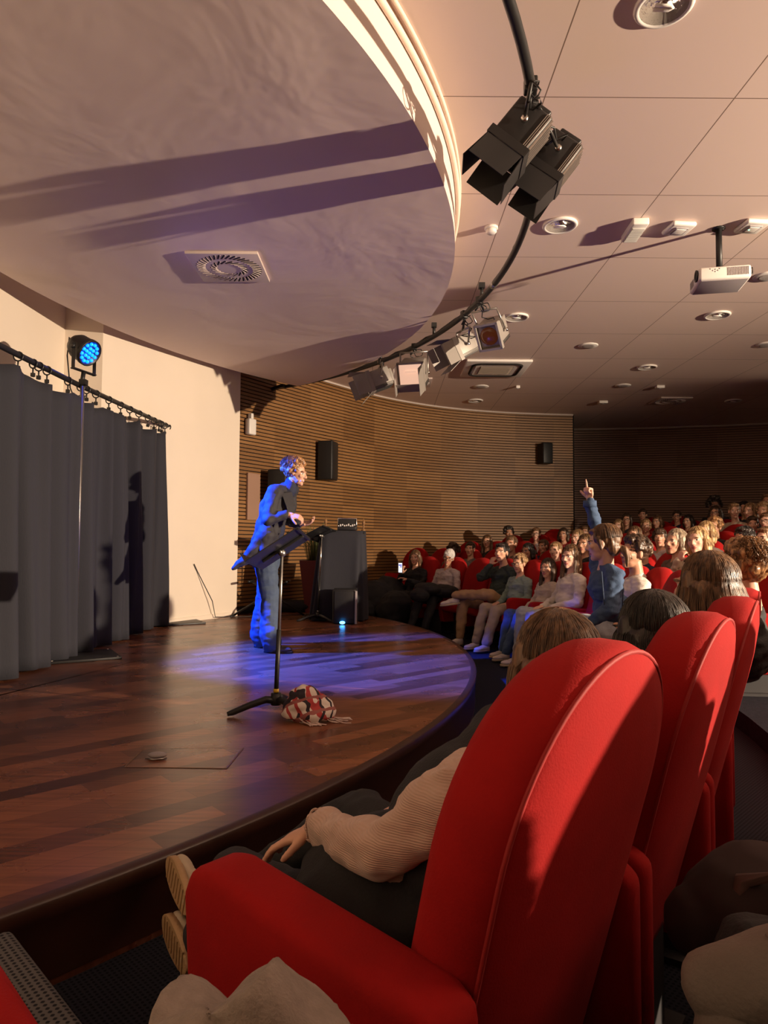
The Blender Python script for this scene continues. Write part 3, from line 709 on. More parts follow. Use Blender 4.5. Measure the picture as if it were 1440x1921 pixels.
def audience(px, py, row, key, hair, hcol, top, legs, skin, gl, label, short, turn=0):
    c = xf(key); H, loc, rz, s, th = base_pose(px, py, row, c['hc'], turn)
    t = thing('person', label, 'person', loc, rz, None); t.scale = (s, s, s)
    b = link('body', c['body'], t); b.material_slots[0].link = 'OBJECT'; b.material_slots[0].material = SK[skin]
    b.material_slots[4].link = 'OBJECT'; b.material_slots[4].material = HM[hcol] if hcol != 'knit' else HM['dark']
    for n_, m_ in (('sweater', top), ('trousers', legs)):
        o = link(n_, c[n_], t); o.material_slots[0].link = 'OBJECT'; o.material_slots[0].material = CL[m_]
    h = link('hair', hair_cached(hair), t); h.location = c['hc']; h.rotation_euler = c['R'].to_euler(); h.material_slots[0].link = 'OBJECT'; h.material_slots[0].material = HM[hcol]
    if gl: g = link('glasses', GL, t); g.location = c['hc']; g.rotation_euler = c['R'].to_euler()
    PEOPLE.append((row, th, short)); return t
A = audience
A(881, 1031, 2, 'lap', 'tied', 'dark', 'grey', 'black', 0, 0, 'person with brown hair tied back and grey zip jacket, behind the empty front-row seat', 'person with tied brown hair and grey zip jacket')
A(849, 1036, 2, 'lapl', 'afro', 'dark', 'brown', 'black', 2, 0, 'person with big dark frizzy hair seated directly behind the person in the white knitted hat', 'person with big frizzy hair')
A(958, 1022, 2, 'lap', 'tied', 'brown', 'brown', 'black', 1, 0, 'person with hair combed back flat and an older face, seated behind the chin-resting person', 'person with flat combed-back hair')
A(989, 1035, 2, 'lapl', 'bob', 'black', 'black', 'black', 1, 1, 'person in black with dark hair and glasses, seated behind the person in the mint sweater', 'person in black with dark hair and glasses')
A(1041, 1034, 2, 'lap', 'tied', 'light', 'lilac', 'black', 3, 0, 'person with short light hair just above the heads of the two long-haired front-row girls', 'person with short light hair')
A(913, 1017, 3, 'lap', 'long', 'brown', 'black', 'black', 0, 1, 'person with long brown hair, glasses and a black top, furthest left in the third row', 'long-haired person with glasses at the third row end')
A(954, 1001, 4, 'lapr', 'curly', 'black', 'black', 'black', 1, 0, 'person in black with short black curls, highest head before the lit slatted wall', 'person with short black curls')
A(1018, 1026, 3, 'lapl', 'short', 'brown', 'navy', 'black', 1, 0, 'person in shade with tousled brown hair, half hidden between the third-row seats', 'person with tousled brown hair in shade')
A(1005, 1003, 4, 'lap', 'short', 'brown', 'lilac', 'black', 3, 1, 'person with short brown hair, glasses and white collar, before the slatted wall', 'person with glasses and white collar')
A(1056, 1004, 4, 'lap', 'bob', 'dark', 'red', 'black', 1, 0, 'person with dark bobbed hair in reddish shade near the corner of the lit slatted wall', 'person with dark bob near the wall corner')
A(1082, 1010, 3, 'lapl', 'long', 'light', 'navy', 'black', 3, 0, 'person with long light brown hair, left of the raised-arm person among the rows behind', 'person with long light brown hair')
A(1159, 988, 5, 'lap', 'long', 'light', 'white', 'black', 3, 0, 'person with long hair and a white top, just right of the raised denim sleeve', 'long-haired person in white top')
A(1175, 976, 6, 'lap', 'long', 'dark', 'black', 'black', 0, 1, 'person with long dark hair and glasses, behind the person in white near the raised arm', 'dark long-haired person with glasses')
A(1205, 967, 7, 'lap', 'tied', 'dark', 'black', 'black', 0, 0, 'person with hair pulled tightly back, seated highest between the raised arm and the room centre', 'person with tightly pulled back hair')
A(1211, 988, 5, 'lapr', 'tail', 'light', 'brown', 'black', 0, 1, 'person with glasses and a blond-streaked ponytail, seen from the side', 'person with blond-streaked ponytail', -.5)
A(1232, 980, 6, 'lapl', 'bob', 'brown', 'red', 'black', 0, 0, 'person with brown bobbed hair right behind the blond-streaked ponytail', 'person with brown bob behind the ponytail')
A(1189, 1006, 3, 'lap', 'bob', 'brown', 'white', 'black', 0, 1, 'person with chin-length brown hair and large glasses, right behind the ponytail of the raised-arm person', 'person with chin-length hair and large glasses')
A(1237, 1010, 3, 'lapr', 'fringe', 'dark', 'lilac', 'black', 0, 0, 'person with a thick dark fringe left of the older woman in taupe', 'person with thick dark fringe')
A(1204, 1034, 2, 'lapl', 'short', 'grey', 'navy', 'black', 0, 0, 'person with grey hair partly hidden by the dark curly head in front', 'grey-haired person')
A(1266, 1018, 2, 'lap', 'bob', 'grey', 'brown', 'denim', 0, 0, 'older person with a grey-blond bob and a taupe cardigan with white cords', 'older person in taupe cardigan')
A(1307, 1016, 2, 'chin', 'bob', 'blond', 'cream', 'black', 3, 0, 'person with smooth blond bobbed hair bowing the head, right of the person in taupe', 'blond person bowing the head', .5)
A(1322, 1000, 3, 'lap', 'bob', 'blond', 'white', 'black', 3, 0, 'person of whom only a blond crown shows behind the bowed blond head', 'person with blond crown')
A(1269, 970, 7, 'lap', 'short', 'dark', 'navy', 'black', 0, 1, 'person with short dark hair and glasses, highest row before the dark wall', 'short-haired person with glasses in the highest row')
A(1290, 979, 6, 'lapl', 'bob', 'black', 'red', 'black', 0, 0, 'person with black hair beside the last-row person with glasses, face lit', 'person with black hair and lit face')
A(1341, 964, 6, 'lap', 'bob', 'dark', 'red', 'black', 1, 1, 'person with curly dark hair and glasses, smiling in a high row right of centre', 'person with dark hair and glasses in a high row')
A(1340, 950, 7, 'lapr', 'afro', 'black', 'black', 'black', 2, 0, 'person with high black hair, only the hair showing above the dark-haired person with glasses', 'person with high black hair')
A(1377, 960, 6, 'lapr', 'short', 'light', 'cream', 'black', 3, 0, 'person with short light brown hair and a beige hooded sweater', 'person in beige hooded sweater')
A(1406, 960, 6, 'lapl', 'bob', 'light', 'cream', 'black', 3, 0, 'person with a light brown bob beside the beige hooded sweater', 'person with light brown bob')
A(1339, 990, 4, 'lap', 'curly', 'curly', 'black', 'black', 0, 1, 'person with curly highlighted hair and glasses, in the fourth row right of centre', 'person with curly highlighted hair')
A(1411, 985, 5, 'lapr', 'tied', 'dark', 'lilac', 'black', 0, 0, 'person with dark hair tied back and fringe, above the boy with the dark headband', 'person with dark tied hair')
A(1436, 979, 5, 'lap', 'tied', 'brown', 'black', 'black', 3, 1, 'person with pulled-back hair and glasses at the right edge of the photo, fifth row', 'person with pulled-back hair at the right edge')
A(1431, 960, 6, 'lap', 'curly', 'light', 'black', 'black', 0, 0, 'person with light curls at the right edge, behind the pulled-back hair', 'person with light curls at the right edge')
A(1439, 942, 7, 'lap', 'short', 'brown', 'navy', 'black', 1, 0, 'person with the topmost head at the right edge, cut off by the picture', 'person topmost at the right edge')
A(1395, 955, 7, 'lap', 'bob', 'black', 'black', 'black', 1, 0, 'person with black hair in shadow between the two beige-clad people', 'person with black hair in shadow')
A(1393, 1013, 3, 'lapl', 'curly', 'black', 'black', 'navy', 1, 0, 'person in black with short dark curls, tilting the head, behind the curly blond near head', 'tilting person with short dark curls')
A(1434, 1012, 3, 'lap', 'short', 'brown', 'navy', 'denim', 3, 1, 'child with brown hair, glasses and navy hooded sweater at the right edge', 'child with glasses and navy hooded sweater')
A(1096, 1022, 2, 'lap', 'bob', 'brown', 'black', 'black', 1, 0, 'person mostly hidden behind the face of the raised-arm person', 'person hidden behind the raised-arm person')
A(1097, 999, 5, 'lap', 'short', 'brown', 'black', 'black', 0, 0, 'person in shade just left of the denim sleeve, forehead showing', 'person in shade by the denim sleeve')

# ---- front row, each with a pose of its own
def front(px, py, label, short, hs, **k):
    J = k.pop('J', {}); hl = V(J.get('head', (0, .20, 1.10))); turn = k.pop('turn', 0)
    H, loc, rz, s, th = base_pose(px, py, 1, hl, turn); t = thing('person', label, 'person', loc, rz); t.scale = (s, s, s)
    seated(J, root=t, hstyle=hs, voxel=.007, shoes=(SHOE, SOLE), **k); PEOPLE.append((1, th, short)); return t, s
t1, s1 = front(778, 1047, 'person in black with a straight bob, holding a phone up before the face', 'person holding a phone', 'straightbob', hcol='brown', top='black', legs='black', skin=0,
      J=dict(er=(.20, .36, .74), wr=(.05, .47, .86), dr=(-.1, .3, .9), nr=(0, -.3, -.2), curlr=(.6, .8, .6), el=(-.22, .30, .68), wl=(-.05, .48, .76), dl=(.6, .5, .3), hrot=(-.1, 0, .35), kl=(-.10, .68, .52), al=(-.09, .88, .13), kr=(.11, .68, .52), ar=(.05, .90, .13)))
ph = MB(); ph.box((0, 0, 0), (.075, .009, .155), bevel=.004); 
phone = thing('phone', 'phone with a white and blue screen held up by the front-row person in black', 'phone', t1.matrix_basis @ V((.045, .53, .95)), t1.rotation_euler.z)
ph.build('phone_case', M['black_plastic'], phone)
mb = MB(); mb.box((0, .0052, 0), (.068, .002, .146)); sc_ = mb.build('screen', mat('screen_white', (.5, .5, .55), .3, emit=(.75, .78, .9), estr=.9), phone)
mb = MB(); mb.box((.0, .0062, .040), (.058, .001, .018)); mb.box((-.012, .0062, .015), (.034, .001, .014)); mb.build('screen_picture', mat('screen_blue', (.03, .05, .35), .3, emit=(.05, .08, .6), estr=.6), sc_)
front(841, 1047, 'person with a white knitted hat, black glasses and a pale sweatshirt, leaning back', 'person in the white knitted hat', 'knit', hcol='knit', top='lilac', legs='black', skin=1, glasses=True,
      J=dict(hrot=(-.15, -.22, .55), head=(-.04, .21, 1.10), kl=(-.16, .68, .55), kr=(.1, .70, .52), al=(-.15, .86, .12), ar=(.08, .9, .12), wl=(-.2, .44, .62), wr=(.1, .46, .66)))
front(940, 1038, 'person in a dark green jacket and khaki trousers, hand at the mouth and legs crossed', 'person with khaki trousers and crossed legs', 'short', hcol='black', top='green', legs='khaki', skin=0,
      J=dict(er=(.16, .42, .80), wr=(.06, .34, .96), dr=(-.3, -.15, .8), nr=(0, -1, .2), curlr=(.9, 1.0, .8), kr=(.12, .72, .53), ar=(.10, .78, .12), kl=(-.24, .62, .62), al=(.12, .84, .60), fl=(.6, .75, -.15), wl=(-.1, .40, .62), head=(0, .22, 1.10), hrot=(.1, 0, .4)))
front(973, 1059, 'person with curly light brown hair, glasses, mint sweater and wide beige trousers', 'person in the mint sweater', 'curly', hcol='light', top='mint', legs='beige', skin=0, glasses=True, legsmode='wide', J=dict(hrot=(-.05, .05, .4), al=(-.11, .80, .13), ar=(.11, .80, .13)))
front(1026, 1067, 'person with long dark hair, cream fleece jacket and blue jeans', 'person in the cream fleece', 'long', hcol='dark', top='cream', legs='denim', skin=0, legsmode='wide', J=dict(hrot=(-.05, 0, .45), al=(-.11, .84, .13), ar=(.11, .76, .13)))
front(1069, 1046, 'person with long brown hair, white sweater and pale jeans in the front row', 'person in the white sweater', 'long', hcol='brown', top='white', legs='denim_l', skin=3, J=dict(hrot=(-.05, 0, .5)))
front(1187, 1040, 'person with dark brown curly hair seen from behind, right of the denim jacket', 'person with dark curly hair', 'curly', hcol='dark', top='white', legs='black', skin=1, J=dict(hrot=(.1, 0, .5)), turn=0)
# jacket on the lap of the person with the hat
def lump(name, prims, m, label, cat, voxel=.008, amp=.012, sc=9):
    me = blob(prims, voxel, 3, wrinkle(amp, sc), name); me.materials.append(m); o = link(name, me); c = V(prims[0][1]); recentre(o, c); return tag(o, label, cat)
lump('jacket', [('e', (.62, 9.62, .66), (.20, .26, .09)), ('e', (.85, 9.7, .62), (.22, .2, .10)), ('e', (.5, 9.45, .58), (.14, .16, .10))], CL['black'], 'black jacket lying across the lap of the person in the white knitted hat', 'jacket')
lump('coat_pile', [('e', (-.12, 10.55, .38), (.34, .3, .36)), ('e', (.18, 10.3, .3), (.30, .3, .30)), ('e', (-.32, 10.4, .25), (.25, .25, .25)), ('e', (.08, 10.75, .55), (.26, .22, .22))], CL['black'], 'pile of dark coats and bags beside the front-row end, right of the cloth-covered table', 'coats', amp=.03, sc=5)

# ---- person in the denim jacket, arm raised
def wl(loc, rz):
    Ri = Matrix.Rotation(-rz, 3, 'Z'); return lambda p: Ri @ (V(p)-V(loc)), lambda d: Ri @ V(d)
dl = V((1.74, 4.72, 0)); drz = math.atan2(.30, -.95)-PI/2
dn = thing('person', 'person in blue denim jacket with a ponytail, right arm raised with one finger up', 'person', dl, drz); g, gd = wl(dl, drz)
def W(x, y, Y): return g(at_y(x, y, Y))
seated(dict(head=W(1129, 1021, 4.55), hrot=(-.12, 0, -.12), neck=W(1137, 1060, 4.57), chest=W(1136, 1100, 4.6), shl=W(1152, 1078, 4.42), shr=W(1122, 1068, 4.72), waist=W(1146, 1140, 4.62), hip=W(1158, 1180, 4.66),
            er=W(1121, 1000, 4.75), wr=W(1106, 938, 4.72), dr=gd((-.02, -.02, 1)), nr=gd((-1, -.4, 0)), fingers=((.05, .05, .05), (1.5, 1.4, .9), (1.5, 1.4, .9), (1.4, 1.4, .9)), el=W(1146, 1142, 4.34), wl=W(1108, 1168, 4.42), dl=gd((-.9, .2, -.3)), nl=(0, 0, -1),
            kl=W(1080, 1180, 4.5), kr=W(1085, 1170, 4.9), al=(-.12, .62, .12), ar=(.12, .62, .12)), top='denim', legs='denim_l', skin=3, voxel=.006, hstyle='tail', hcol='brown', root=dn, hair_strands=420)
# raised hand: index finger straight
for c in list(dn.children):
    if c.name.startswith('body'):
        pass
PEOPLE.append((1, -11, 'person in the denim jacket'))
# collar, cuff and seams of the denim jacket
mb = MB(); cpt = W(1137, 1060, 4.57)
mb.tube([cpt+V((.085*math.cos(a), .075*math.sin(a)-.005, -.03+.012*math.sin(a))) for a in [2*PI*i/20 for i in range(20)]], .022, 8, closed=True)
mb = MB()
for a_, b_, c_ in (((1128, 1072, 4.36), (1131, 1110, 4.33), (1134, 1150, 4.34)), ((1165, 1075, 4.40), (1168, 1115, 4.44), (1166, 1160, 4.46))): mb.tube([W(*a_), W(*b_), W(*c_)], .004, 5)
stitch = mb
sw = [c for c in dn.children if c.name.startswith('sweater')][0]; sw.name = 'denim_jacket'
mb.build('collar', CL['denim'], sw); stitch.build('seams', mat('denim_seam', (.10, .15, .24), .8), sw)
mb = MB(); wq = W(1106, 946, 4.72); mb.tube([wq+V((0, 0, -.02)), wq+V((0, 0, .025))], [.046, .045], 16); mb.build('cuff', CL['denim_l'] if False else CL['denim'], sw)

# ---- near row: seen over the backs of the red seats
def near(theta, px, py, Y, hs, hcol, top, label, short, hseed, strands=1500, J0=None, skin=0, **k):
    loc = seat_loc(1, theta); rz = face_dir(theta); g, gd = wl(loc, rz); h = g(at_y(px, py, Y)); J = dict(head=h, hrot=(0, 0, -.55))
    lat = h.x; J['neck'] = (lat*.9, h.y-.03, h.z-.15); J['chest'] = (lat*.55, h.y-.0, h.z-.31); J['waist'] = (lat*.25, .25, .64)
    J['shl'] = (lat*.75-.16, h.y-.02, h.z-.225); J['shr'] = (lat*.75+.16, h.y-.02, h.z-.225)
    if J0: J.update(J0)
    t = thing('person', label, 'person', loc, rz)
    seated(J, root=t, hstyle=hs, hcol=hcol, top=top, voxel=.007, hair_strands=strands, hseed=hseed, skin=skin, **k); PEOPLE.append((1, theta, short)); return t, g
CL['rib'] = None
def rib_mat():
    m, nt, b = nmat('ribbed_knit'); b.inputs['Base Color'].default_value = (.50, .34, .27, 1); b.inputs['Roughness'].default_value = .9; b.inputs['Sheen Weight'].default_value = .2
    tc = N(nt, 'ShaderNodeTexCoord'); mp = N(nt, 'ShaderNodeMapping'); mp.inputs['Rotation'].default_value = (0, 0, 0); L(nt, tc.outputs['Object'], mp.inputs[0])
    w_ = N(nt, 'ShaderNodeTexWave', bands_direction='Z'); w_.inputs['Scale'].default_value = 75; w_.inputs['Distortion'].default_value = .6; w_.inputs['Detail'].default_value = 1; L(nt, mp.outputs[0], w_.inputs[0])
    bp = N(nt, 'ShaderNodeBump'); bp.inputs['Strength'].default_value = .5; bp.inputs['Distance'].default_value = .003; L(nt, w_.outputs['Fac'], bp.inputs['Height']); L(nt, bp.outputs[0], b.inputs['Normal'])
    return m
CL['rib'] = rib_mat()
TH = [-41.4, -36.5, -31.6, -27.4, -23.8]
t1n, g1 = near(TH[0], 1034, 1256, 1.52, 'straightbob', 'brown', 'rib', 'person in a pale ribbed long-sleeved top and black trousers, in the nearest front-row seat', 'person in the pale ribbed top', 5, 2200,
     J0=dict(shl=(-.12, .17, .83), shr=(.26, .20, .84), el=(-.155, .30, .715), wl=(-.05, .575, .645), dl=(-.42, .82, -.40), nl=(.0, -.3, -1), hip=(0, .36, .48), waist=(.02, .27, .62), chest=(.10, .20, .74),
             kl=(-.07, .84, .46), al=(.02, 1.10, .20), kr=(.30, .78, .52), ar=(.12, 1.08, .30), wr=(.25, .5, .62), er=(.34, .3, .66), curl=(.15, .35, .35)), legs='black')
me = blob([('e', (.06, .25, .68), (.205, .165, .19)), ('e', (.0, .38, .54), (.23, .24, .16)), ('c', (.16, .22, .84), .10, (.06, .24, .80), .08)], .008, 3, wrinkle(.01, 8), 'black_waistcoat'); me.materials.append(CL['black']); link('black_waistcoat', me, t1n)
# trainers with the soles turned outwards
gi = lambda x, y, Y: g1(at_y(x, y, Y))
for (a, b) in (((345, 1815, 1.86), (312, 1745, 2.02)), ((348, 1705, 1.98), (322, 1642, 2.12))):
    p, q = gi(*a), gi(*b); shoe_mesh(t1n, p, p+(q-p).normalized()*.225, mat('canvas_beige', (.42, .34, .24), .7), mat('sole_tan', (.40, .25, .12), .65, bump=.4, bscale=90), 1.12, up=(.95, .20, 0))
mb = MB(); wv = V((-.05, .575, .645)); ax = V((.05, .9, -.42)).normalized(); pp = ax.cross(V((1, 0, 0))).normalized(); qq = ax.cross(pp)
mb.tube([wv-ax*.004+(pp*math.cos(a)+qq*math.sin(a))*(.0385+.002*math.sin(11*a))+ax*.003*math.cos(9*a) for a in [2*PI*i/80 for i in range(80)]], .0028, 6, closed=True)
mb.build('frill', CL['rib'], [c for c in t1n.children if c.name.startswith('sweater')][0])
near(TH[1], 1212, 1198, 1.90, 'bob', 'black', 'black', 'person with black hair seen from behind, in the second-nearest front-row seat', 'person with black hair, second seat', 8, 2200, skin=1, legs='black')
near(TH[2], 1316, 1106, 2.40, 'straightbob', 'brown', 'black', 'person with straight brown shoulder-length hair seen from behind in the near row', 'person with straight brown hair', 9, 2400, legs='black')
near(TH[3], 1390, 1072, 3.05, 'curly', 'curly', 'black', 'person with curly golden-brown hair seen from behind, next to the straight brown hair', 'person with curly golden-brown hair', 11, 1600, legs='black')
# neighbour of the viewer in the second row
def nbr(theta, lab, short, top, hc):
    loc = seat_loc(2, theta); t = thing('person', lab, 'person', loc, face_dir(theta)); return seated({}, root=t, hstyle='short', hcol=hc, top=top, legs=('greydenim' if top == 'greydenim' else 'black'), voxel=.008)
nbr(-45.0, 'person in grey denim at the bottom right corner, mostly outside the photo', 'grey denim', 'greydenim', 'brown')
PEOPLE.append((2, -45.0, 'person in grey denim'))
nbr(-40.3, 'person in black, knees in shadow at the right edge under the dark bag', 'x', 'black', 'dark')
nbr(-35.5, 'person in dark clothes just outside the right edge, third on the second row', 'x', 'navy', 'dark')
PEOPLE.append((2, -40.3, 'person in black at the right edge'))

seat(2, -35.5, 'red seat outside the photo beyond the person in black, third from the viewer')
seat(2, -31.0, 'red seat outside the photo on the second row, fourth from the viewer')  # unseen seat, added to keep the front spot off the near floor
seat(2, -26.4, 'red seat outside the photo on the second row, fifth from the viewer')  # unseen seat, added with the one before as a light blocker
# ============================================================ SEAT GRID
occ = lambda row, th: min([(abs(p[1]-th), p[2]) for p in PEOPLE if p[0] == row] or [(99, '')])
used = set()
def free_label(row, th):
    for r_, w_ in ((row, 'beside'), (row-1, 'behind'), (row+1, 'in front of')):
        c = sorted((abs(p[1]-th), p[2]) for p in PEOPLE if p[0] == r_)
        for d_, s_ in c[:2]:
            l_ = 'empty red seat %s the %s' % (w_, s_)
            if d_ < 9 and l_ not in used: return l_, None
    return 'empty red seat in the raised rows, its rounded back showing between the heads', 'empty seats in the raised rows'
front_th = TH+[-19.2, -14.6, -10.0, -5.4, -1.0, 3.5, 8.1, 12.9, 17.7, 22.5, 27.3, 32.1, 36.9]
names = {-41.4: 'nearest red seat, its back filling the lower right of the photo', -36.5: 'red seat second from the viewer, behind the black-haired head', -31.6: 'red seat third from the viewer, behind the straight brown hair', -27.4: 'red seat fourth from the viewer in the near row', -23.8: 'red seat fifth from the viewer, only its rounded top showing'}
empty = {27.3: 'empty red seat in the front row between the white knitted hat and the khaki trousers'}
for th in front_th:
    if th in names: lab = names[th]; grp = None
    elif th in empty: lab = empty[th]; grp = None
    else:
        o = occ(1, th); lab, grp = ('red front-row seat occupied by the '+o[1], None) if o[0] < 3.2 and 'red front-row seat occupied by the '+o[1] not in used else free_label(1, th)
    used.add(lab)
    seat(1, th, lab, grp, wide=(th == TH[0]))

p0, p1 = at_z(0, 1768, .66), at_z(104, 1921, .66); d = (p1-p0).normalized(); nn = V((d.y, -d.x, 0)); e_ = thing('end_armrest', 'red upholstered armrest block cut off by the bottom left corner, beyond the carpeted kerb', 'armrest', (p0+p1)/2-V((0, 0, .66)))
R_ = Matrix(((d.x, -nn.x, 0), (d.y, -nn.y, 0), (0, 0, 1))); mb = MB(); mb.box(nn*.15+d*.10+V((0, 0, .35)), (.52, .30, .62), R_, bevel=.04); mb.build('padding', M['velvet'], e_)
mb = MB(); mb.box(nn*.15+d*.10+V((0, 0, .02)), (.40, .20, .04), R_); mb.build('foot', M['seat_base'], e_)
ends = {2: 45.5, 3: 42.5, 4: 41, 5: 39.5, 6: 37, 7: 34.8}
for row in range(2, 8):
    st = 4.75*7.64/rowr(row); th = ends[row]; top_p = []
    while th > -50:
        loc = seat_loc(row, th); x, y = proj((loc.x, loc.y, loc.z+1.0))
        if -20 < x < 1475 and y > 0 and loc.y > 3.8:
            o = occ(row, th); 
            if o[0] < st*.62: lab = 'red seat occupied by the '+o[1]; grp = None
            else: lab, grp = free_label(row, th)
            if lab in used and not grp: lab, grp = free_label(row, th)
            used.add(lab); seat(row, th, lab, grp)
        th -= st
seat(2, -40.3, 'red seat of the person in black with the dark bag', None); seat(2, -45.0, 'red seat of the person in grey denim at the bottom right corner', None)
# ============================================================ PERFORMER
def figure_performer():
    Y0 = 6.55
    base = at_z(505, 1222, .25); base.z = .25
    t = thing('person', 'performer on stage with curly hair, dark blazer, turtleneck and blue jeans, leaning forward', 'person', base, 0)
    def P(x, y, dy=0): return at_y(x, y, Y0+dy)-base
    hc = P(556, 889, -.02); R = Matrix.Rotation(math.radians(-106), 3, 'Z') @ rotm(-.20, 0, 0)
    nk = P(544, 914, .0); shr = P(514, 924, -.17); shl = P(546, 920, .19); ch = P(522, 945, 0); wa = P(508, 990, 0); hp = P(500, 1045, 0)
    er = P(503, 975, -.27); wr = P(541, 966, -.24); el = P(540, 975, .24); wlft = P(561, 983, .08)
    kr = P(506, 1118, -.10); ar = P(508, 1196, -.12); kl = P(498, 1118, .14); al = P(489, 1190, .20)
    B = head_prims(hc, R)+[('c', hc+R @ V((0, -.02, -.05)), .052, nk, .055), ('c', nk, .055, ch, .10), ('e', hp, (.10, .12, .10)), ('e', wa, (.09, .12, .13)), ('e', ch, (.10, .14, .14)), ('c', shr, .04, shl, .04)]
    for s, e, w_, d, n_, sd, cu in ((shr, er, wr, V((.9, .1, -.15)), V((0, .5, -.8)), -1, (.5, .9, .7)), (shl, el, wlft, V((.9, -.2, .1)), V((0, -.6, 1)), 1, (.3, .5, .4))):
        B += [('c', s, .05, e, .042), ('c', e, .042, w_, .028)]+hand_prims(w_, d, n_, sd, cu, 1.18)
    for k, a in ((kr, ar), (kl, al)): B += [('c', hp+V((0, (k.y-hp.y)*.8, 0)), .085, k, .06), ('c', k, .058, a, .04)]
    me = blob(B, .0055, 2, name='body')
    for m_ in (SK[0], M['lips'], M['eye'], M['iris'], HM['brown']): me.materials.append(m_)
    paint_face(me, hc, R, True); link('body', me, t)
    # turtleneck
    me = blob([('c', nk+V((.012, 0, .045)), .064, nk+V((-.01, 0, -.03)), .074), ('e', ch+V((.03, 0, 0)), (.12, .15, .17)), ('e', wa+V((.02, 0, 0)), (.12, .14, .15))], .007, 3, wrinkle(.003, 20), 'turtleneck'); me.materials.append(CL['navy']); link('turtleneck', me, t)
    # blazer with flared tail
    T = [('e', ch+V((-.02, 0, .01)), (.135, .185, .165)), ('c', shr, .078, shl, .078), ('c', ch+V((-.02, -.05, 0)), .135, hp+V((-.03, -.06, .08)), .120), ('c', ch+V((-.02, .05, 0)), .135, hp+V((-.03, .06, .08)), .120), ('c', nk+V((-.045, -.03, -.01)), .045, nk+V((-.045, .03, -.01)), .045), ('c', shr, .070, er, .062), ('c', er, .062, wr-V((.035, 0, 0)), .046), ('c', shl, .070, el, .062), ('c', el, .062, wlft-V((.02, 0, 0)), .046)]
    for dy in (-.17, -.06, .06, .17):
        T += [('c', P(497, 1000, dy*.8), .075, P(466, 1045, dy*1.1), .050), ('c', P(466, 1045, dy*1.1), .050, P(438, 1066, dy*1.3), .018), ('c', P(500, 1000, dy*.8), .09, P(492, 1052, dy), .05), ('c', P(466, 1045, dy*1.1), .045, P(478, 1056, dy), .03)]
    me = blob(T, .008, 3, wrinkle(.016, 9), 'blazer'); me.materials.append(mat('blazer_wool', (.022, .020, .024), .75, sheen=.15, bump=.2, bscale=200)); bz = link('blazer', me, t)
    mb = MB()
    for (a, b, c_) in ((P(536, 922, -.13), P(548, 950, -.13), P(541, 978, -.12)),):
        o1 = V((.018, -.012, 0)); mb.add([a+o1, a+V((.05, .05, .0)), b+V((.035, -.01, 0)), c_+V((.02, -.03, 0)), b+V((-.05, -.045, 0)), a+V((-.035, -.03, -.02))], [(0, 1, 2, 4, 5), (2, 3, 4)], 0, False)
    mb.build('lapel', MATS['blazer_wool'], bz)
    mb = MB()
    for x, y in ((548, 985), (545, 1000)): mb.sphere(P(x-6, y, -.155), (.009, .009, .009), 8)
    mb.build('button', M['black_plastic'], bz)
    # jeans
    J = [('c', hp+V((0, -.08, 0)), .115, hp+V((0, .08, 0)), .115), ('e', hp+V((-.02, 0, -.03)), (.14, .16, .13))]
    for k, a in ((kr, ar), (kl, al)): J += [('c', hp+V((0, (k.y-hp.y)*.9, -.02)), .115, k, .088), ('c', k, .088, a+V((-.01, 0, .02)), .100), ('c', a, .10, a+V((.01, 0, -.06)), .09)]
    me = blob(J, .008, 3, wrinkle(.010, 9, (1, 1, 1.6)), 'jeans'); me.materials.append(mat('performer_jeans', (.05, .075, .12), .85, bump=.3, bscale=200, var=.15, vscale=10)); link('jeans', me, t)
    lea = mat('boot_leather', (.05, .04, .04), .35)
    for a, yaw in ((ar, -.15), (al, -.3)):
        h = V((a.x-.05, a.y, .0)); shoe_mesh(t, h, h+V((math.cos(yaw)*.25, math.sin(yaw)*.25, 0)), lea, M['black_plastic'], 1.15)
    hm = hair_mesh('curly', HM['curly'], strands=900, seed=21, voxel=.006); ho = link('hair', hm, t); ho.location = hc+V((-.012, 0, .006)); ho.scale = (1.1, 1.1, 1.08); ho.rotation_euler = R.to_euler()
    mb = MB(); q = [hc+R @ V(p) for p in ((.083, -.01, -.01), (.075, .04, -.045), (.055, .085, -.06))]; mb.tube(q, .0022, 6); mb.sphere(q[-1], .009, 10); mb.build('headset_microphone', mat('mic_beige', (.5, .33, .2), .5), t)
    return t
figure_performer()

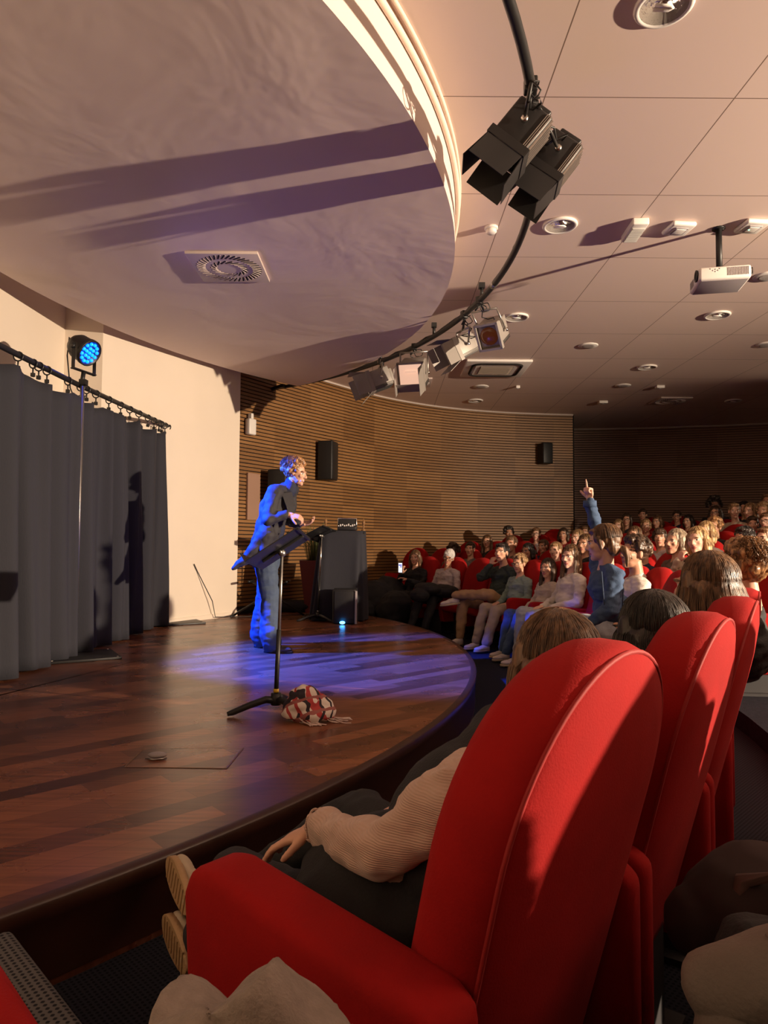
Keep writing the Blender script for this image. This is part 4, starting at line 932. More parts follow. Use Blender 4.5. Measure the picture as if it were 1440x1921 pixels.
# ============================================================ STAGE THINGS
# ---- black curtain on a rail
RL = [V((-2.93, 1.9, 2.72)), V((-2.86, 5.07, 2.72)), V((-2.79, 6.10, 2.70)), V((-2.76, 8.86, 2.77))]
def rail(t):
    k = t*(len(RL)-1); i = min(int(k), len(RL)-2); return RL[i].lerp(RL[i+1], k-i)
def railY(y):
    for a, b in zip(RL, RL[1:]):
        if y <= b.y: return a.lerp(b, (y-a.y)/(b.y-a.y))
    return RL[-1].copy()
cs = thing('curtain_stand', 'black curtain rail on steel uprights with flat base plates, along the left of the stage', 'curtain rail', (-2.8, 6.1, .25))
o_ = V((-2.8, 6.1, .25))
mb = MB(); mb.tube([p-o_ for p in RL], .024, 10); mb.build('rail', M['black'], cs)
for y in (6.10, 8.80):
    p = railY(y); mb = MB(); mb.tube([V((p.x+.05, y, .27))-o_, V((p.x+.05, y, p.z-.02))-o_], .019, 10); mb.build('upright', M['steel'], cs)
    mb = MB(); mb.box(V((p.x+.12, y-.02, .262))-o_, (.58, .55, .022), Matrix.Rotation(.55, 3, 'Z'), bevel=.004); bp_ = mb.build('base_plate', M['black'], cs)
    mb = MB()
    for sx in (-.26, .26):
        for sy in (-.24, .24): mb.tube([V((p.x+.12, y-.02, .25))+Matrix.Rotation(.55, 3, 'Z') @ V((sx, sy, 0))-o_, V((p.x+.12, y-.02, .275))+Matrix.Rotation(.55, 3, 'Z') @ V((sx, sy, 0))-o_], .01, 6)
    mb.build('foot', M['grey_line'], bp_)
# rings with clips
mb0 = MB(); mb0.tube([(0, .036*math.cos(a), .036*math.sin(a)) for a in [2*PI*i/14 for i in range(14)]], .006, 6, closed=True); mb0.tube([(0, 0, -.04), (0, 0, -.085)], .007, 6); mb0.box((0, 0, -.09), (.02, .03, .03))
rm = mb0.mesh('curtain_ring', M['black_plastic'])
mb0 = MB(); mb0.sphere((.008, 0, -.10), .009, 8); rm2 = mb0.mesh('clip', M['steel'])
ys = [4.6, 4.9, 5.22, 5.42, 5.5, 5.62, 5.95, 6.18, 6.3, 6.5, 6.8, 7.1, 7.35, 7.62, 7.9, 8.1, 8.28, 8.36, 8.5, 8.62, 8.76]
for i, y in enumerate(ys):
    p = railY(y); r_ = link('curtain_ring', rm); r_.location = (p.x, y, p.z-.012); r_.rotation_euler = (0, 0, PI/2+random.uniform(-.25, .25)+0); tag(r_, 'black clip ring hanging the stage curtain from its rail', 'curtain ring', 'rings along the curtain rail')
    link('clip', rm2, r_)
def cfold(y0, y1, ph, seed):
    def fn(u, v):
        y = y0+(y1-y0)*u; p = railY(y); zt = p.z-.11-.035*abs(math.sin(u*(y1-y0)*11)); z = .265+(zt-.265)*(1-v)
        am = .045+.035*v; w_ = noise.noise(V((y*2.2+seed, v*.5, 0)))
        x = p.x+1.3*am*math.sin(y*15+3.0*w_+ph)+.035*math.sin(y*41+ph*2+3*w_)*(.4+v*.6)+.10*w_*v
        return (x-o2.x, y+.02*math.sin(y*17+1.5)-o2.y, z-o2.z)
    return fn
for (y0, y1, ph, lab) in ((1.95, 6.05, 0, 'black pleated stage curtain panel nearer the viewer, at the left edge'), (6.07, 8.86, 1.3, 'black pleated stage curtain panel further back, ending by the white wall')):
    o2 = V((-2.85, (y0+y1)/2, .25)); mb = MB(); mb.grid(cfold(y0, y1, ph, y0), int((y1-y0)*70), 22); c_ = mb.build('curtain', M['curtain'], loc=o2)
    sl = c_.modifiers.new('t', 'SOLIDIFY'); sl.thickness = .006; tag(c_, lab, 'curtain')
# ---- blue par lamp on the rail
pp = V((-2.74, 6.12, 3.02)); par = thing('par_lamp', 'black round stage lamp with lit blue LEDs clamped above the curtain rail', 'stage lamp', pp)
ax = V((1.0, -.30, -.62)).normalized(); q = V((0, 0, 1)).rotation_difference(ax)
mb = MB(); mb.lathe([(.055, -.13), (.09, -.12), (.115, -.07), (.118, .03), (.125, .035), (.125, .075), (.112, .078), (.108, .06), (.0, .058)], (0, 0, 0), ax, 28); mb.build('housing', M['black'], par)
mb = MB()
for ring, n in ((0, 1), (.042, 6), (.084, 12)):
    for i in range(n):
        a = 2*PI*i/n; c_ = q @ V((ring*math.cos(a), ring*math.sin(a), .066)); mb.sphere(c_, .0165, 10)
mb.build('led_lens', mat('blue_led', (.02, .15, .5), .2, emit=(.0, .06, 1.0), estr=7), par)
mb = MB(); side = ax.cross(V((0, 0, 1))).normalized()
for s in (-1, 1): mb.box(side*s*.135+V((0, 0, -.09)), (.03, .006, .24), Matrix((ax, side, V((0, 0, 1)))).transposed() if False else None)
mb.box(V((0, 0, -.20)), (.05, .28, .008), Matrix.Rotation(math.atan2(side.y, side.x)-PI/2, 3, 'Z')); mb.build('yoke', M['black'], par)
for s in (-1, 1):
    mb = MB(); mb.lathe([(.022, 0), (.024, .02), (.012, .022)], side*s*.138, side*s, 8); mb.build('knob', M['black_plastic'], par)
mb = MB(); mb.tube([V((0, 0, -.2)), V((-.02, 0, -.34))], .02, 8); mb.box((0, 0, -.30), (.06, .06, .05)); mb.build('clamp', M['black'], par)
mb = MB(); mb.tube([-ax*.12, -ax*.2+V((0, 0, .03)), -ax*.22+V((0, 0, -.15)), V((-.12, 0, -.35)), V((-.05, .05, -.55)), V((.02, .0, -.42))], .006, 6); mb.build('cable', M['cable'], par)
spot('par_beam', tuple(pp+ax*.09), (-.8, 6.2, .75), 5500, (.01, .07, 1.0), 52, .5, .06)
spot('violet_fill', tuple(pp+ax*.09), (1.6, 3.9, 3.5), 26, (.36, .24, 1.0), 66, .8, .08)  # added violet fill tinting canopy and ceiling, not light of the blue lamp
# ---- music stands
def music_stand(base, tray_c, tdir, wdir, tw, th, label, lit):
    t = thing('music_stand', label, 'music stand', base); b = V(base); tc = V(tray_c)-b; td = V(tdir).normalized(); wd = V(wdir).normalized(); n = wd.cross(td).normalized()
    if n.z > 0: n = -n
    mb = MB()
    for a in (200, 320, 80):
        d = V((math.cos(math.radians(a)), math.sin(math.radians(a)), 0)); mb.tube([V((0, 0, .075)), d*.06+V((0, 0, .085)), d*.15+V((0, 0, .06)), d*.25+V((0, 0, .025)), d*.285+V((0, 0, .016))], [.022, .022, .02, .018, .013], 8)
    mb.tube([(0, 0, .05), (0, 0, .12)], .03, 12); mb.build('base', M['black'], t)
    top = tc+n*.03; k = .52
    mb = MB(); mb.tube([(0, 0, .1), V((top.x*k, top.y*k, top.z*k))], .014, 10); mb.build('pole', M['black'], t)
    mb = MB(); mb.tube([V((top.x*k, top.y*k, top.z*k-.02)), top-V((0, 0, .02))], .0095, 10); mb.build('inner_pole', M['steel'] if not lit else M['chrome'], t)
    mb = MB(); mb.tube([(0, 0, .125), (0, 0, .145)], .0165, 12); mb.build('collar', mat('yellow_band', (.55, .36, .03), .5) if not lit else M['steel'], t)
    R = Matrix((wd, td, -n)).transposed()
    mb = MB(); mb.box(tc, (tw, th, .006), R, bevel=.002); mb.box(tc-td*th*.5-n*.025, (tw, .006, .06), R); mb.box(tc+n*.012+td*.02, (.05, th*.8, .02), R, bevel=.004); mb.box(tc+n*.006+td*th*.47, (tw*.96, .012, .012), R); 
    mb.build('tray', M['black_plastic'], t)
    mb = MB(); mb.sphere(top, .024, 12); mb.tube([top-wd*.06, top+wd*.06], .012, 8); mb.build('pivot', M['steel'], t)
    mb = MB(); mb.box(tc-n*.006+td*.02, (tw*.55, th*.75, .004), R); s_ = mb.build('sheet_music', mat('paper', (.55, .52, .48), .7), t)
    return t
b1 = at_z(517, 1338, .25); 
music_stand(b1, at_y(524, 1030, 4.12), (1.0, .0, .66), (0.05, 1, -.13), .46, .36, 'black music stand nearest the viewer, with a thick pole and a yellow band', False)
b2 = at_z(596, 1166, .25); music_stand(b2, at_y(602, 1002, 9.05), (.85, -.25, .42), (.40, .9, -.16), .48, .34, 'slim silver-poled music stand further back, before the cloth-covered table', True)
# ---- scarf bundle
sc_c = at_z(577, 1352, .25); sc = thing('scarf', 'crumpled checked scarf in white, red and black with fringes, lying by the stand', 'scarf', sc_c)
def scarf_mat():
    m, nt, b = nmat('checked_scarf'); tc = N(nt, 'ShaderNodeTexCoord'); mp = N(nt, 'ShaderNodeMapping'); mp.inputs['Rotation'].default_value = (.5, .4, .6); L(nt, tc.outputs['Object'], mp.inputs[0])
    n0 = N(nt, 'ShaderNodeTexNoise'); n0.inputs['Scale'].default_value = 7; L(nt, mp.outputs[0], n0.inputs[0])
    ad = N(nt, 'ShaderNodeVectorMath', operation='MULTIPLY_ADD'); ad.inputs[1].default_value = (.12, .12, .12); L(nt, n0.outputs['Color'], ad.inputs[0]); L(nt, mp.outputs[0], ad.inputs[2])
    prev = (.70, .62, .56, 1); col = None
    for dr, sc_, c_, w_ in (('X', 4.2, (.42, .05, .05, 1), .80), ('Y', 4.6, (.03, .022, .03, 1), .82), ('Z', 3.1, (.30, .10, .09, 1), .88)):
        wv = N(nt, 'ShaderNodeTexWave', bands_direction=dr); wv.inputs['Scale'].default_value = sc_; L(nt, ad.outputs[0], wv.inputs[0])
        gt = N(nt, 'ShaderNodeMath', operation='GREATER_THAN'); gt.inputs[1].default_value = w_; L(nt, wv.outputs['Fac'], gt.inputs[0])
        mx = N(nt, 'ShaderNodeMix', data_type='RGBA'); L(nt, gt.outputs[0], mx.inputs[0]); mx.inputs[7].default_value = c_
        if col is None: mx.inputs[6].default_value = prev
        else: L(nt, col, mx.inputs[6])
        col = mx.outputs[2]
    L(nt, col, b.inputs['Base Color']); b.inputs['Roughness'].default_value = .9; return m
SM = scarf_mat(); rnd = random.Random(4)
mb = MB(); 
pr = [('c', (-.09, .0, .07), .055, (.0, .05, .11), .05), ('c', (.0, .05, .11), .05, (.09, .02, .08), .055), ('c', (-.1, -.02, .05), .045, (.05, -.07, .045), .04), ('c', (.06, -.05, .05), .045, (.12, .0, .05), .04), ('e', (-.02, .0, .06), (.11, .07, .055)), ('e', (-.02, .0, .14), (.085, .07, .06)), ('e', (-.02, .0, .09), (.11, .09, .08))]
me = blob(pr, .006, 2, lambda q: .010*noise.noise(q*26)+.012*abs(noise.noise(q*11)), 'wrap'); me.materials.append(SM); link('wrap', me, sc)
mb = MB()
for i in range(26):
    a = rnd.uniform(-.5, .3) if i < 15 else rnd.uniform(-1.9, -1.2); r0 = .10; L_ = rnd.uniform(.06, .17) if i < 15 else rnd.uniform(.03, .07); pts = []
    for k in range(6):
        rr = r0+L_*k/5; aa = a*(1-.3*k/5)+.1*math.sin(k+i); pts.append((rr*math.cos(aa)+(.0 if i < 15 else -.0), rr*math.sin(aa)*.9, .03*(1-k/5)**2+.005))
    mb.tube(pts, .0032, 5)
mb.build('fringe', mat('fringe_wool', (.55, .42, .38), .9), sc)
# ---- floor boxes in the stage
def floor_hatch(pts, label, cat='floor hatch'):
    P = [at_z(x, y, .25) for x, y in pts]; c = sum(P, V((0, 0, 0)))/len(P); mb = MB(); n = len(P)
    P2 = [p.copy() for p in P]
    ins = [c+(p-c)*.965 for p in P]
    vs = [V((p.x, p.y, .2525))-c for p in P]+[V((p.x, p.y, .2535))-c for p in ins]; mb.add(vs, [(i, (i+1) % n, n+(i+1) % n, n+i) for i in range(n)], 0, False)
    h = thing('floor_hatch', label, cat, c); mb.build('frame', mat('brass_edge', (.30, .18, .09), .35, metal=.6), h)
    mb = MB(); mb.prism([(p.x-c.x, p.y-c.y) for p in ins], .0-.0+.0004, .0026); mb.build('lid', M['parquet'], h); return h
floor_hatch([(232, 1440), (268, 1405), (458, 1403), (425, 1443)], 'flush parquet floor hatch with a thin metal edge in the front of the stage')
floor_hatch([(538, 1223), (545, 1217), (603, 1217), (600, 1223)], 'small flush floor hatch right of the performer boots')
floor_hatch([(563, 1182), (575, 1177), (640, 1181), (632, 1185)], 'small flush floor hatch in front of the far music stand')
c = at_z(295, 1421, .256); fp = thing('hatch_pull', 'small grey oval pull lying on the front floor hatch', 'hatch pull', c)
mb = MB(); mb.sphere((0, 0, .012), (.045, .026, .014), 16); mb.build('knob', M['grey_plastic'], fp); mb = MB(); mb.tube([(-.045, -.03, .004), (.0, -.045, .004), (.05, -.02, .004)], .004, 6); mb.build('ring', M['steel'], fp)
# ---- table under a black cloth
tb = at_z(640, 1165, .25); tb = V((tb.x, tb.y+.25, .25)); tbl = thing('cloth_covered_table', 'tall narrow table draped to the floor in black cloth, right of the performer', 'table', tb)
ztop = at_y(640, 997, tb.y).z-.25
mb = MB(); mb.box((0, 0, ztop-.02), (.60, .5, .03)); mb.build('tabletop', M['black_plastic'], tbl)
for sx in (-.26, .26):
    for sy in (-.2, .2): mb = MB(); mb.tube([(sx, sy, 0), (sx, sy, ztop-.03)], .018, 8); mb.build('leg', M['black'], tbl)
def drape(u, v):
    a = 2*PI*u; k = 6; sx = math.copysign(abs(math.cos(a))**(2/k), math.cos(a)); sy = math.copysign(abs(math.sin(a))**(2/k), math.sin(a))
    f = 1+.22*v+.06*v*math.sin(a*9+2*v)+.05*v*math.sin(a*14+1); w_ = .31*f; h_ = .28*f
    return (sx*w_-.05*v, sy*h_, ztop+.005-(ztop-.01)*v)
mb = MB(); mb.grid(drape, 120, 16, closeu=True); mb.add([drape(i/120, 0) for i in range(120)], [tuple(range(120))]); cl_ = mb.build('black_tablecloth', M['curtain'], loc=tb); tag(cl_, 'black cloth hanging in folds over the tall table', 'tablecloth')
# case and small things on the table
tp = tb+V((0, 0, ztop+.008))
cs_ = thing('flight_case', 'open black case with silver edges standing on the cloth-covered table', 'case', tp+V((.06, -.08, 0)))
mb = MB(); mb.box((0, .0, .085), (.25, .03, .16), bevel=.006); mb.box((0, -.10, .03), (.25, .18, .05), bevel=.006); mb.build('shell', M['black_plastic'], cs_)
mb = MB(); mb.tube([(-.125, -.018, .01), (-.125, -.018, .165), (.125, -.018, .165), (.125, -.018, .01)], .013, 6); mb.build('edge_trim', M['chrome'], cs_)
mb = MB()
for i in range(9): mb.box((-.11+.027*i, -.17, .06+.008*(i % 3)), (.016, .02, .02+.01*(i % 2)), bevel=.003)
mb.build('control_knobs', M['white_plastic'], cs_)
for dx, h_ in ((-.24, .19), (.28, .17)):
    bt = thing('wooden_figure', 'slim turned wooden stick standing on the %s end of the cloth-covered table' % ('left' if dx < 0 else 'right'), 'ornament', tp+V((dx, -.05, 0)))
    mb = MB(); mb.lathe([(.03, 0), (.03, .015), (.01, .03), (.012, h_*.5), (.022, h_*.6), (.02, h_*.75), (.008, h_*.85), (.004, h_)], n=12); mb.build('stem', mat('turned_wood', (.22, .11, .04), .5), bt)
# ---- floor speaker with blue light
sp = at_z(645, 1172, .25); fs = thing('floor_speaker', 'black monitor speaker on the floor by the table, small blue light at its foot', 'speaker', sp)
mb = MB(); mb.box((0, .14, .23), (.30, .26, .44), bevel=.02); mb.build('cabinet', M['black'], fs)
mb = MB(); mb.box((0, .005, .25), (.25, .008, .34), bevel=.003); mb.build('grille', M['black_plastic'], fs)
mb = MB(); mb.box((.15, .0, .22), (.03, .03, .42), bevel=.006); mb.build('side_rail', M['grey_plastic'], fs)
mb = MB(); mb.sphere((-.02, -.03, .03), (.035, .02, .02), 12); mb.build('light', mat('blue_glow', (.02, .1, .6), .3, emit=(.05, .35, 1), estr=9), fs)
# ---- tall pot with grass
pc = at_z(592, 1148, .25); pc = V((pc.x, 10.35, .25)); pc.x = at_y(587, 1100, pc.y).x; pot = thing('potted_grass', 'tall tapering dark red planter with thin grass, between the performer and the table', 'potted plant', pc)
mb = MB(); R45 = 0
for k, (z0, z1, w0, w1) in enumerate(((0, .78, .10, .19),)):
    vs = [(s_*w0, t_*w0, z0) for s_, t_ in ((-1, -1), (1, -1), (1, 1), (-1, 1))]+[(s_*w1, t_*w1, z1) for s_, t_ in ((-1, -1), (1, -1), (1, 1), (-1, 1))]
    mb.add(vs, [(0, 1, 5, 4), (1, 2, 6, 5), (2, 3, 7, 6), (3, 0, 4, 7), (3, 2, 1, 0), (4, 5, 6, 7)], 0, False)
mb.build('planter', mat('dark_red_pot', (.13, .02, .012), .45), pot)
mb = MB(); rnd = random.Random(9)
for i in range(90):
    a = rnd.uniform(0, 2*PI); r_ = rnd.uniform(.02, .15); h_ = rnd.uniform(.35, .62); sp_ = rnd.uniform(.05, .22)
    mb.tube([(r_*math.cos(a)*.6, r_*math.sin(a)*.6, .76), (r_*math.cos(a), r_*math.sin(a), .76+h_*.6), ((r_+sp_)*math.cos(a), (r_+sp_)*math.sin(a), .76+h_)], [.004, .003, .001], 4)
gr = mb.build('grass', mat('grass_dry', (.10, .12, .035), .7), pot); gr['kind'] = 'stuff'
# ---- folding X stand
xs = V((at_y(505, 1150, 9.6).x, 9.6, .25)); x_ = thing('folding_stand', 'black folding X-shaped keyboard stand behind the performer legs', 'stand', xs)
for s in (-1, 1):
    mb = MB(); mb.tube([(-s*.50, 0, .02), (s*.26, 0, .50)], .016, 8); mb.build('crossbar', M['black'], x_)
for xx, zz in ((-.5, .02), (.5, .02), (.26, .5), (-.26, .5)):
    mb = MB(); mb.tube([(xx, -.18, zz), (xx, .18, zz)], .016, 8); mb.build('rubber_bar', M['black_plastic'], x_)
# dark boxes at the wall foot
lump('gig_bag', [('e', (-1.35, 10.35, .34), (.42, .14, .10)), ('e', (-1.0, 10.4, .33), (.22, .14, .12))], CL['black'], 'flat black instrument bag lying at the foot of the slatted wall', 'bag', voxel=.012)
bd = thing('boards', 'two small pale wooden blocks leaning by the planter foot', 'blocks', at_z(570, 1140, .30)+V((0, .2, 0)))
mb = MB(); mb.box((-.05, 0, .04), (.07, .02, .11), Matrix.Rotation(.5, 3, 'Y')); mb.build('block', mat('pale_wood', (.45, .30, .12), .6), bd); mb = MB(); mb.box((.07, 0, .04), (.07, .02, .11), Matrix.Rotation(-.6, 3, 'Y')); mb.build('block', mat('pale_wood', (.45, .30, .12), .6), bd)
# ---- wall mounted things
def wall_hit(x, y):
    d = ray(x, y); best = None
    for i in range(len(wout)-1):
        a, b = wout[i], wout[i+1]; e = b-a; den = d.x*e.y-d.y*e.x
        if abs(den) < 1e-9: continue
        t = (a.x*e.y-a.y*e.x)/den; u = (a.x*d.y-a.y*d.x)/den
        if -.01 <= u <= 1.01 and t > 0: best = (d*t+V((0, 0, CZ)), wnrm[i])
    return best
def wall_speaker(px, py, w_, h_, dd, label, yaw=0, gap=.0):
    p, n = wall_hit(px, py); rz = math.atan2(n.y, n.x)+PI/2; t = thing('wall_speaker', label, 'speaker', p+V((n.x, n.y, 0))*(.035+gap+dd/2), rz+yaw)
    mb = MB(); mb.box((0, 0, 0), (w_, dd, h_), bevel=.02); mb.build('cabinet', M['black'], t); mb = MB(); mb.box((0, -dd/2-.003, 0), (w_*.9, .006, h_*.92), bevel=.002); mb.build('grille', M['black_plastic'], t)
    mb = MB(); mb.box((0, dd/2+.01, 0), (w_*.3, .05, h_*.3)); mb.build('bracket', M['black'], t); return t
wall_speaker(601, 866, .29, .66, .26, 'black loudspeaker mounted on the slatted wall right of the performer head', .35)
wall_speaker(1017, 853, .24, .44, .24, 'black loudspeaker mounted on the slatted wall near its right end', .2)
wall_speaker(502, 915, .36, .52, .30, 'black loudspeaker on the slatted wall directly behind the performer shoulder', .3, .1)
p, n = wall_hit(470, 932); ap = thing('absorber_panel', 'thin dark wooden slatted panel on the wall behind the performer', 'panel', p+V((n.x, n.y, 0))*.05, math.atan2(n.y, n.x)+PI/2)
mb = MB()
mb.box((0, .0, 0), (.26, .03, .70)); mb.build('panel', M['slat_dark'], ap)
p, n = wall_hit(461, 802); wd = thing('wall_sensor', 'small white box with a bracket on the slatted wall beside the white wall edge', 'wall box', p+V((n.x, n.y, 0))*.1, math.atan2(n.y, n.x)+PI/2)
mb = MB(); mb.box((0, 0, 0), (.15, .10, .24), bevel=.02); mb.build('housing', M['white_plastic'], wd); mb = MB(); mb.box((0, .0, .16), (.05, .06, .08)); mb.build('bracket', M['white_plastic'], wd)
# cable along the white wall
mb = MB(); mb.tube([V((-2.5, 9.0, 1.0)), V((-2.47, 9.06, .9)), V((-2.3, 9.2, .5)), V((-2.28, 9.3, .275)), V((-2.0, 9.5, .262)), V((-1.6, 9.62, .262)), V((-1.1, 9.9, .262)), V((-.8, 9.7, .262))], .006, 6)
cb = mb.build('floor_cable', M['cable']); recentre(cb, (-2.0, 9.5, .262)); tag(cb, 'thin black cable running down the white wall and along the stage floor behind the performer', 'cable')
# ============================================================ LIGHTING RIG
PC, PR_, PZ = (-4.987, 5.400), 6.057, 3.70
def pipe(a): return V((PC[0]+PR_*math.cos(a), PC[1]+PR_*math.sin(a), PZ))
rig = thing('lighting_pipe', 'long curved black pipe under the ceiling, following the rim of the canopy', 'pipe', pipe(-.2))
o_ = pipe(-.2)
mb = MB(); mb.tube([pipe(-.85+i*(1.0+.85)/70)-o_ for i in range(71)], .028, 12); mb.build('pipe', M['black'], rig)
for a in (-.12, .14, .62):
    mb = MB(); mb.tube([pipe(a-.006)-o_, pipe(a+.006)-o_], .031, 12); mb.build('joint', M['steel'], rig)
mb = MB(); mb.tube([pipe(-.85+i*.03)-o_+V((.0, 0, .03))+V((.012*math.sin(i*1.7), .012*math.cos(i*2.1), .006*math.sin(i*3.1))) for i in range(60)], .008, 6); mb.build('power_cable', M['cable'], rig)
for a in (.41, .62, .20):
    p = pipe(a)-o_; mb = MB(); mb.tube([p, p+V((0, 0, .12))], .018, 8); mb.box(p+V((0, 0, .13)), (.06, .06, .05)); mb.build('socket', M['black_plastic'], rig)
pe = pipe(1.0); mb = MB(); mb.box(pe-o_+V((-.0, .0, 0)), (.5, .05, .05), Matrix.Rotation(2.3, 3, 'Z')); mb.build('wall_bracket', M['black'], rig)
for a in (-.6, .95):
    p = pipe(a)-o_; mb = MB(); mb.tube([p, p+V((0, 0, WH-PZ))], .010, 8); mb.build('hanger', M['black'], rig)
def pipe_at_px(x, y):
    best = min((abs(proj(pipe(a*.01))[0]-x)+abs(proj(pipe(a*.01))[1]-y), a*.01) for a in range(-80, 100)); return pipe(best[1])
bdark = mat('lantern_black', (.020, .018, .018), .42, .2); bgrey = mat('lantern_grey', (.30, .27, .245), .45, .2); fin = mat('aluminium_fins', (.50, .44, .40), .35, .8)
def lantern(px, py, Y, target, hang, label, s=1.0, leaves=(1, 1, 1, 1), body=bdark, glow=None, leafang=(.5, .5, .5, .5), power=0, openbox=False):
    C = at_y(px, py, Y); tg = V(target)-C; az = math.atan2(tg.y, tg.x)-PI/2; el = math.atan2(tg.z, math.hypot(tg.x, tg.y))
    t = thing('stage_lantern', label, 'stage light', C, az); Rp = Matrix.Rotation(el, 3, 'X')
    bw, bl, bh = .23*s, .27*s, .25*s
    def bx(c, sz, R=None, mi=0, **k): return (Rp @ V(c), sz, Rp @ R if R else Rp)
    mb = MB(); mb.box(*bx((0, 0, 0), (bw, bl, bh)), bevel=.015); mb.box(*bx((0, -bl*.56, .0), (bw*.7, bl*.2, bh*.7)), bevel=.01)
    hb = mb.build('housing', body, t)
    mb = MB()
    for sx in (-1, 1):
        for k in range(3): mb.box(*bx((sx*(bw*.5+.003), 0, bh*(-.46+.05*k)), (.008, bl*.92, .004)))
    for k in range(6): mb.box(*bx((bw*(-.4+.16*k), 0, -bh*.5-.004), (.006, bl*.92, .012)))
    mb.build('cooling_fins', fin if body is bdark else bdark, hb)
    # front frame and lens
    mb = MB(); yf = bl*.5+.015; th = .022
    for sx in (-1, 1): mb.box(*bx((sx*bw*.52, yf, 0), (th, .05, bh*1.12)))
    for sz in (-1, 1): mb.box(*bx((0, yf, sz*bh*.53), (bw*1.12, .05, th)))
    mb.build('front_frame', body, t)
    mb = MB()
    if openbox:
        mb.box(Rp @ V((0, bl*.5+.004, 0)), (bw*.98, .01, bh*.98), Rp); mb.box(Rp @ V((0, bl*.5+.02, bh*.2)), (bw*.5, .02, .03), Rp, bevel=.008)
    else: mb.lathe([(bw*.42, 0), (bw*.40, .012), (bw*.25, .026), (0.001, .032)], Rp @ V((0, bl*.5, 0)), Rp @ V((0, 1, 0)), 24)
    mb.build('lens', glow or mat('lens_dark', (.03, .025, .03), .12, spec=.8), t)
    # barn doors
    Ld = .20*s
    for i, (axis, sg) in enumerate((('x', 1), ('x', -1), ('z', 1), ('z', -1))):
        if not leaves[i]: continue
        a = leafang[i]; mb = MB()
        if axis == 'x':
            R = Matrix.Rotation(-sg*a, 3, 'Z'); c = V((sg*bw*.55, yf+.03, 0))+R @ V((0, Ld/2, 0)); mb.box(Rp @ c, (.004, Ld, bh*1.05), Rp @ R)
        else:
            R = Matrix.Rotation(sg*a, 3, 'X'); c = V((0, yf+.03, sg*bh*.55))+R @ V((0, Ld/2, 0)); mb.box(Rp @ c, (bw*1.05, Ld, .004), Rp @ R)
        mb.build('barn_door', body, t)
    # yoke and clamp, in the upright frame
    ph = pipe_at_px(*hang); Ri = Matrix.Rotation(-az, 3, 'Z'); hp_ = Ri @ (ph-C); up = hp_.normalized(); side = V((1, 0, 0)); hb_ = bh*.5+.10
    top = up*min(hb_+.04, hp_.length*.8)
    mb = MB(); q = [side*bw*.60, side*bw*.60+top, -side*bw*.60+top, -side*bw*.60]
    for a_, b_ in ((q[0], q[1]), (q[1], q[2]), (q[2], q[3])): mb.tube([a_, b_], .011, 6)
    mb.build('yoke', body if body is bdark else M['steel'], t)
    for sx in (-1, 1):
        mb = MB(); mb.lathe([(.020, 0), (.020, .02), (.008, .024)], side*sx*bw*.60, side*sx, 8); mb.build('knob', M['chrome'], t)
    mb = MB(); mb.tube([top, hp_], .012, 8); mb.box(hp_, (.06, .07, .08), bevel=.008); mb.tube([hp_+V((.0, 0, -.05)), hp_+V((.05, 0, -.09))], .009, 6); mb.build('clamp', M['black'], t)
    rn = random.Random(int(px)); mb = MB(); pts = []
    for k in range(14):
        f = k/13; b_ = hp_.lerp(Rp @ V((0, -bl*.55, 0)), f); pts.append(b_+V((.07*math.sin(k*1.3+px), .05*math.cos(k*1.7), -.05*math.sin(PI*f)))*min(1, 3*f*(1.2-f)))
    mb.tube(pts, .006, 6); c0 = hp_+V((-.05, -.02, -.07)); mb.tube([c0+V((.05*math.cos(a), .02*math.sin(3*a), .05*math.sin(a))) for a in [2*PI*i/14 for i in range(14)]], .005, 5, closed=True); mb.build('cable', M['cable'], t)
    return t, C
lantern(978, 250, 3.70, (-2.9, 4.0, -.9), (1000, 165), 'large black lantern with barn doors, the nearer of the pair hanging at the top', .88, leafang=(.25, .3, .15, .1))
lantern(1042, 300, 4.05, (-2.4, 4.5, -.9), (1006, 215), 'large black lantern with barn doors, the lower right one of the pair', .84, leafang=(.3, .2, .2, -.15))
lantern(712, 712, 8.9, (-4.0, 8.2, 1.8), (716, 681), 'grey lantern with dark barn doors, furthest along the pipe, near the canopy tip', 1.0, body=bgrey, leafang=(.2, .3, .3, .5))
lantern(776, 700, 8.2, (-.9, 3.2, .6), (780, 655), 'lantern with a square open front glowing warm inside, second along the pipe', 1.25, leaves=(1, 1, 0, 1), body=bgrey, openbox=True, glow=mat('warm_reflector', (.55, .38, .28), .4, emit=(1, .60, .42), estr=.55), leafang=(-.05, -.05, 0, -.6))
lantern(866, 650, 7.5, (-3.0, 5.6, 1.0), (872, 602), 'grey lantern with open black barn doors, right of the glowing one', .92, body=bgrey, leafang=(.2, .25, .3, .3))
lantern(925, 622, 6.9, (-1.2, 3.2, .3), (908, 565), 'grey lantern without barn doors and a faint orange lens, nearest of the four far lanterns', .98, leaves=(0, 0, 0, 0), body=bgrey, glow=mat('orange_lens', (.05, .02, .012), .15, emit=(1, .2, .04), estr=.03))

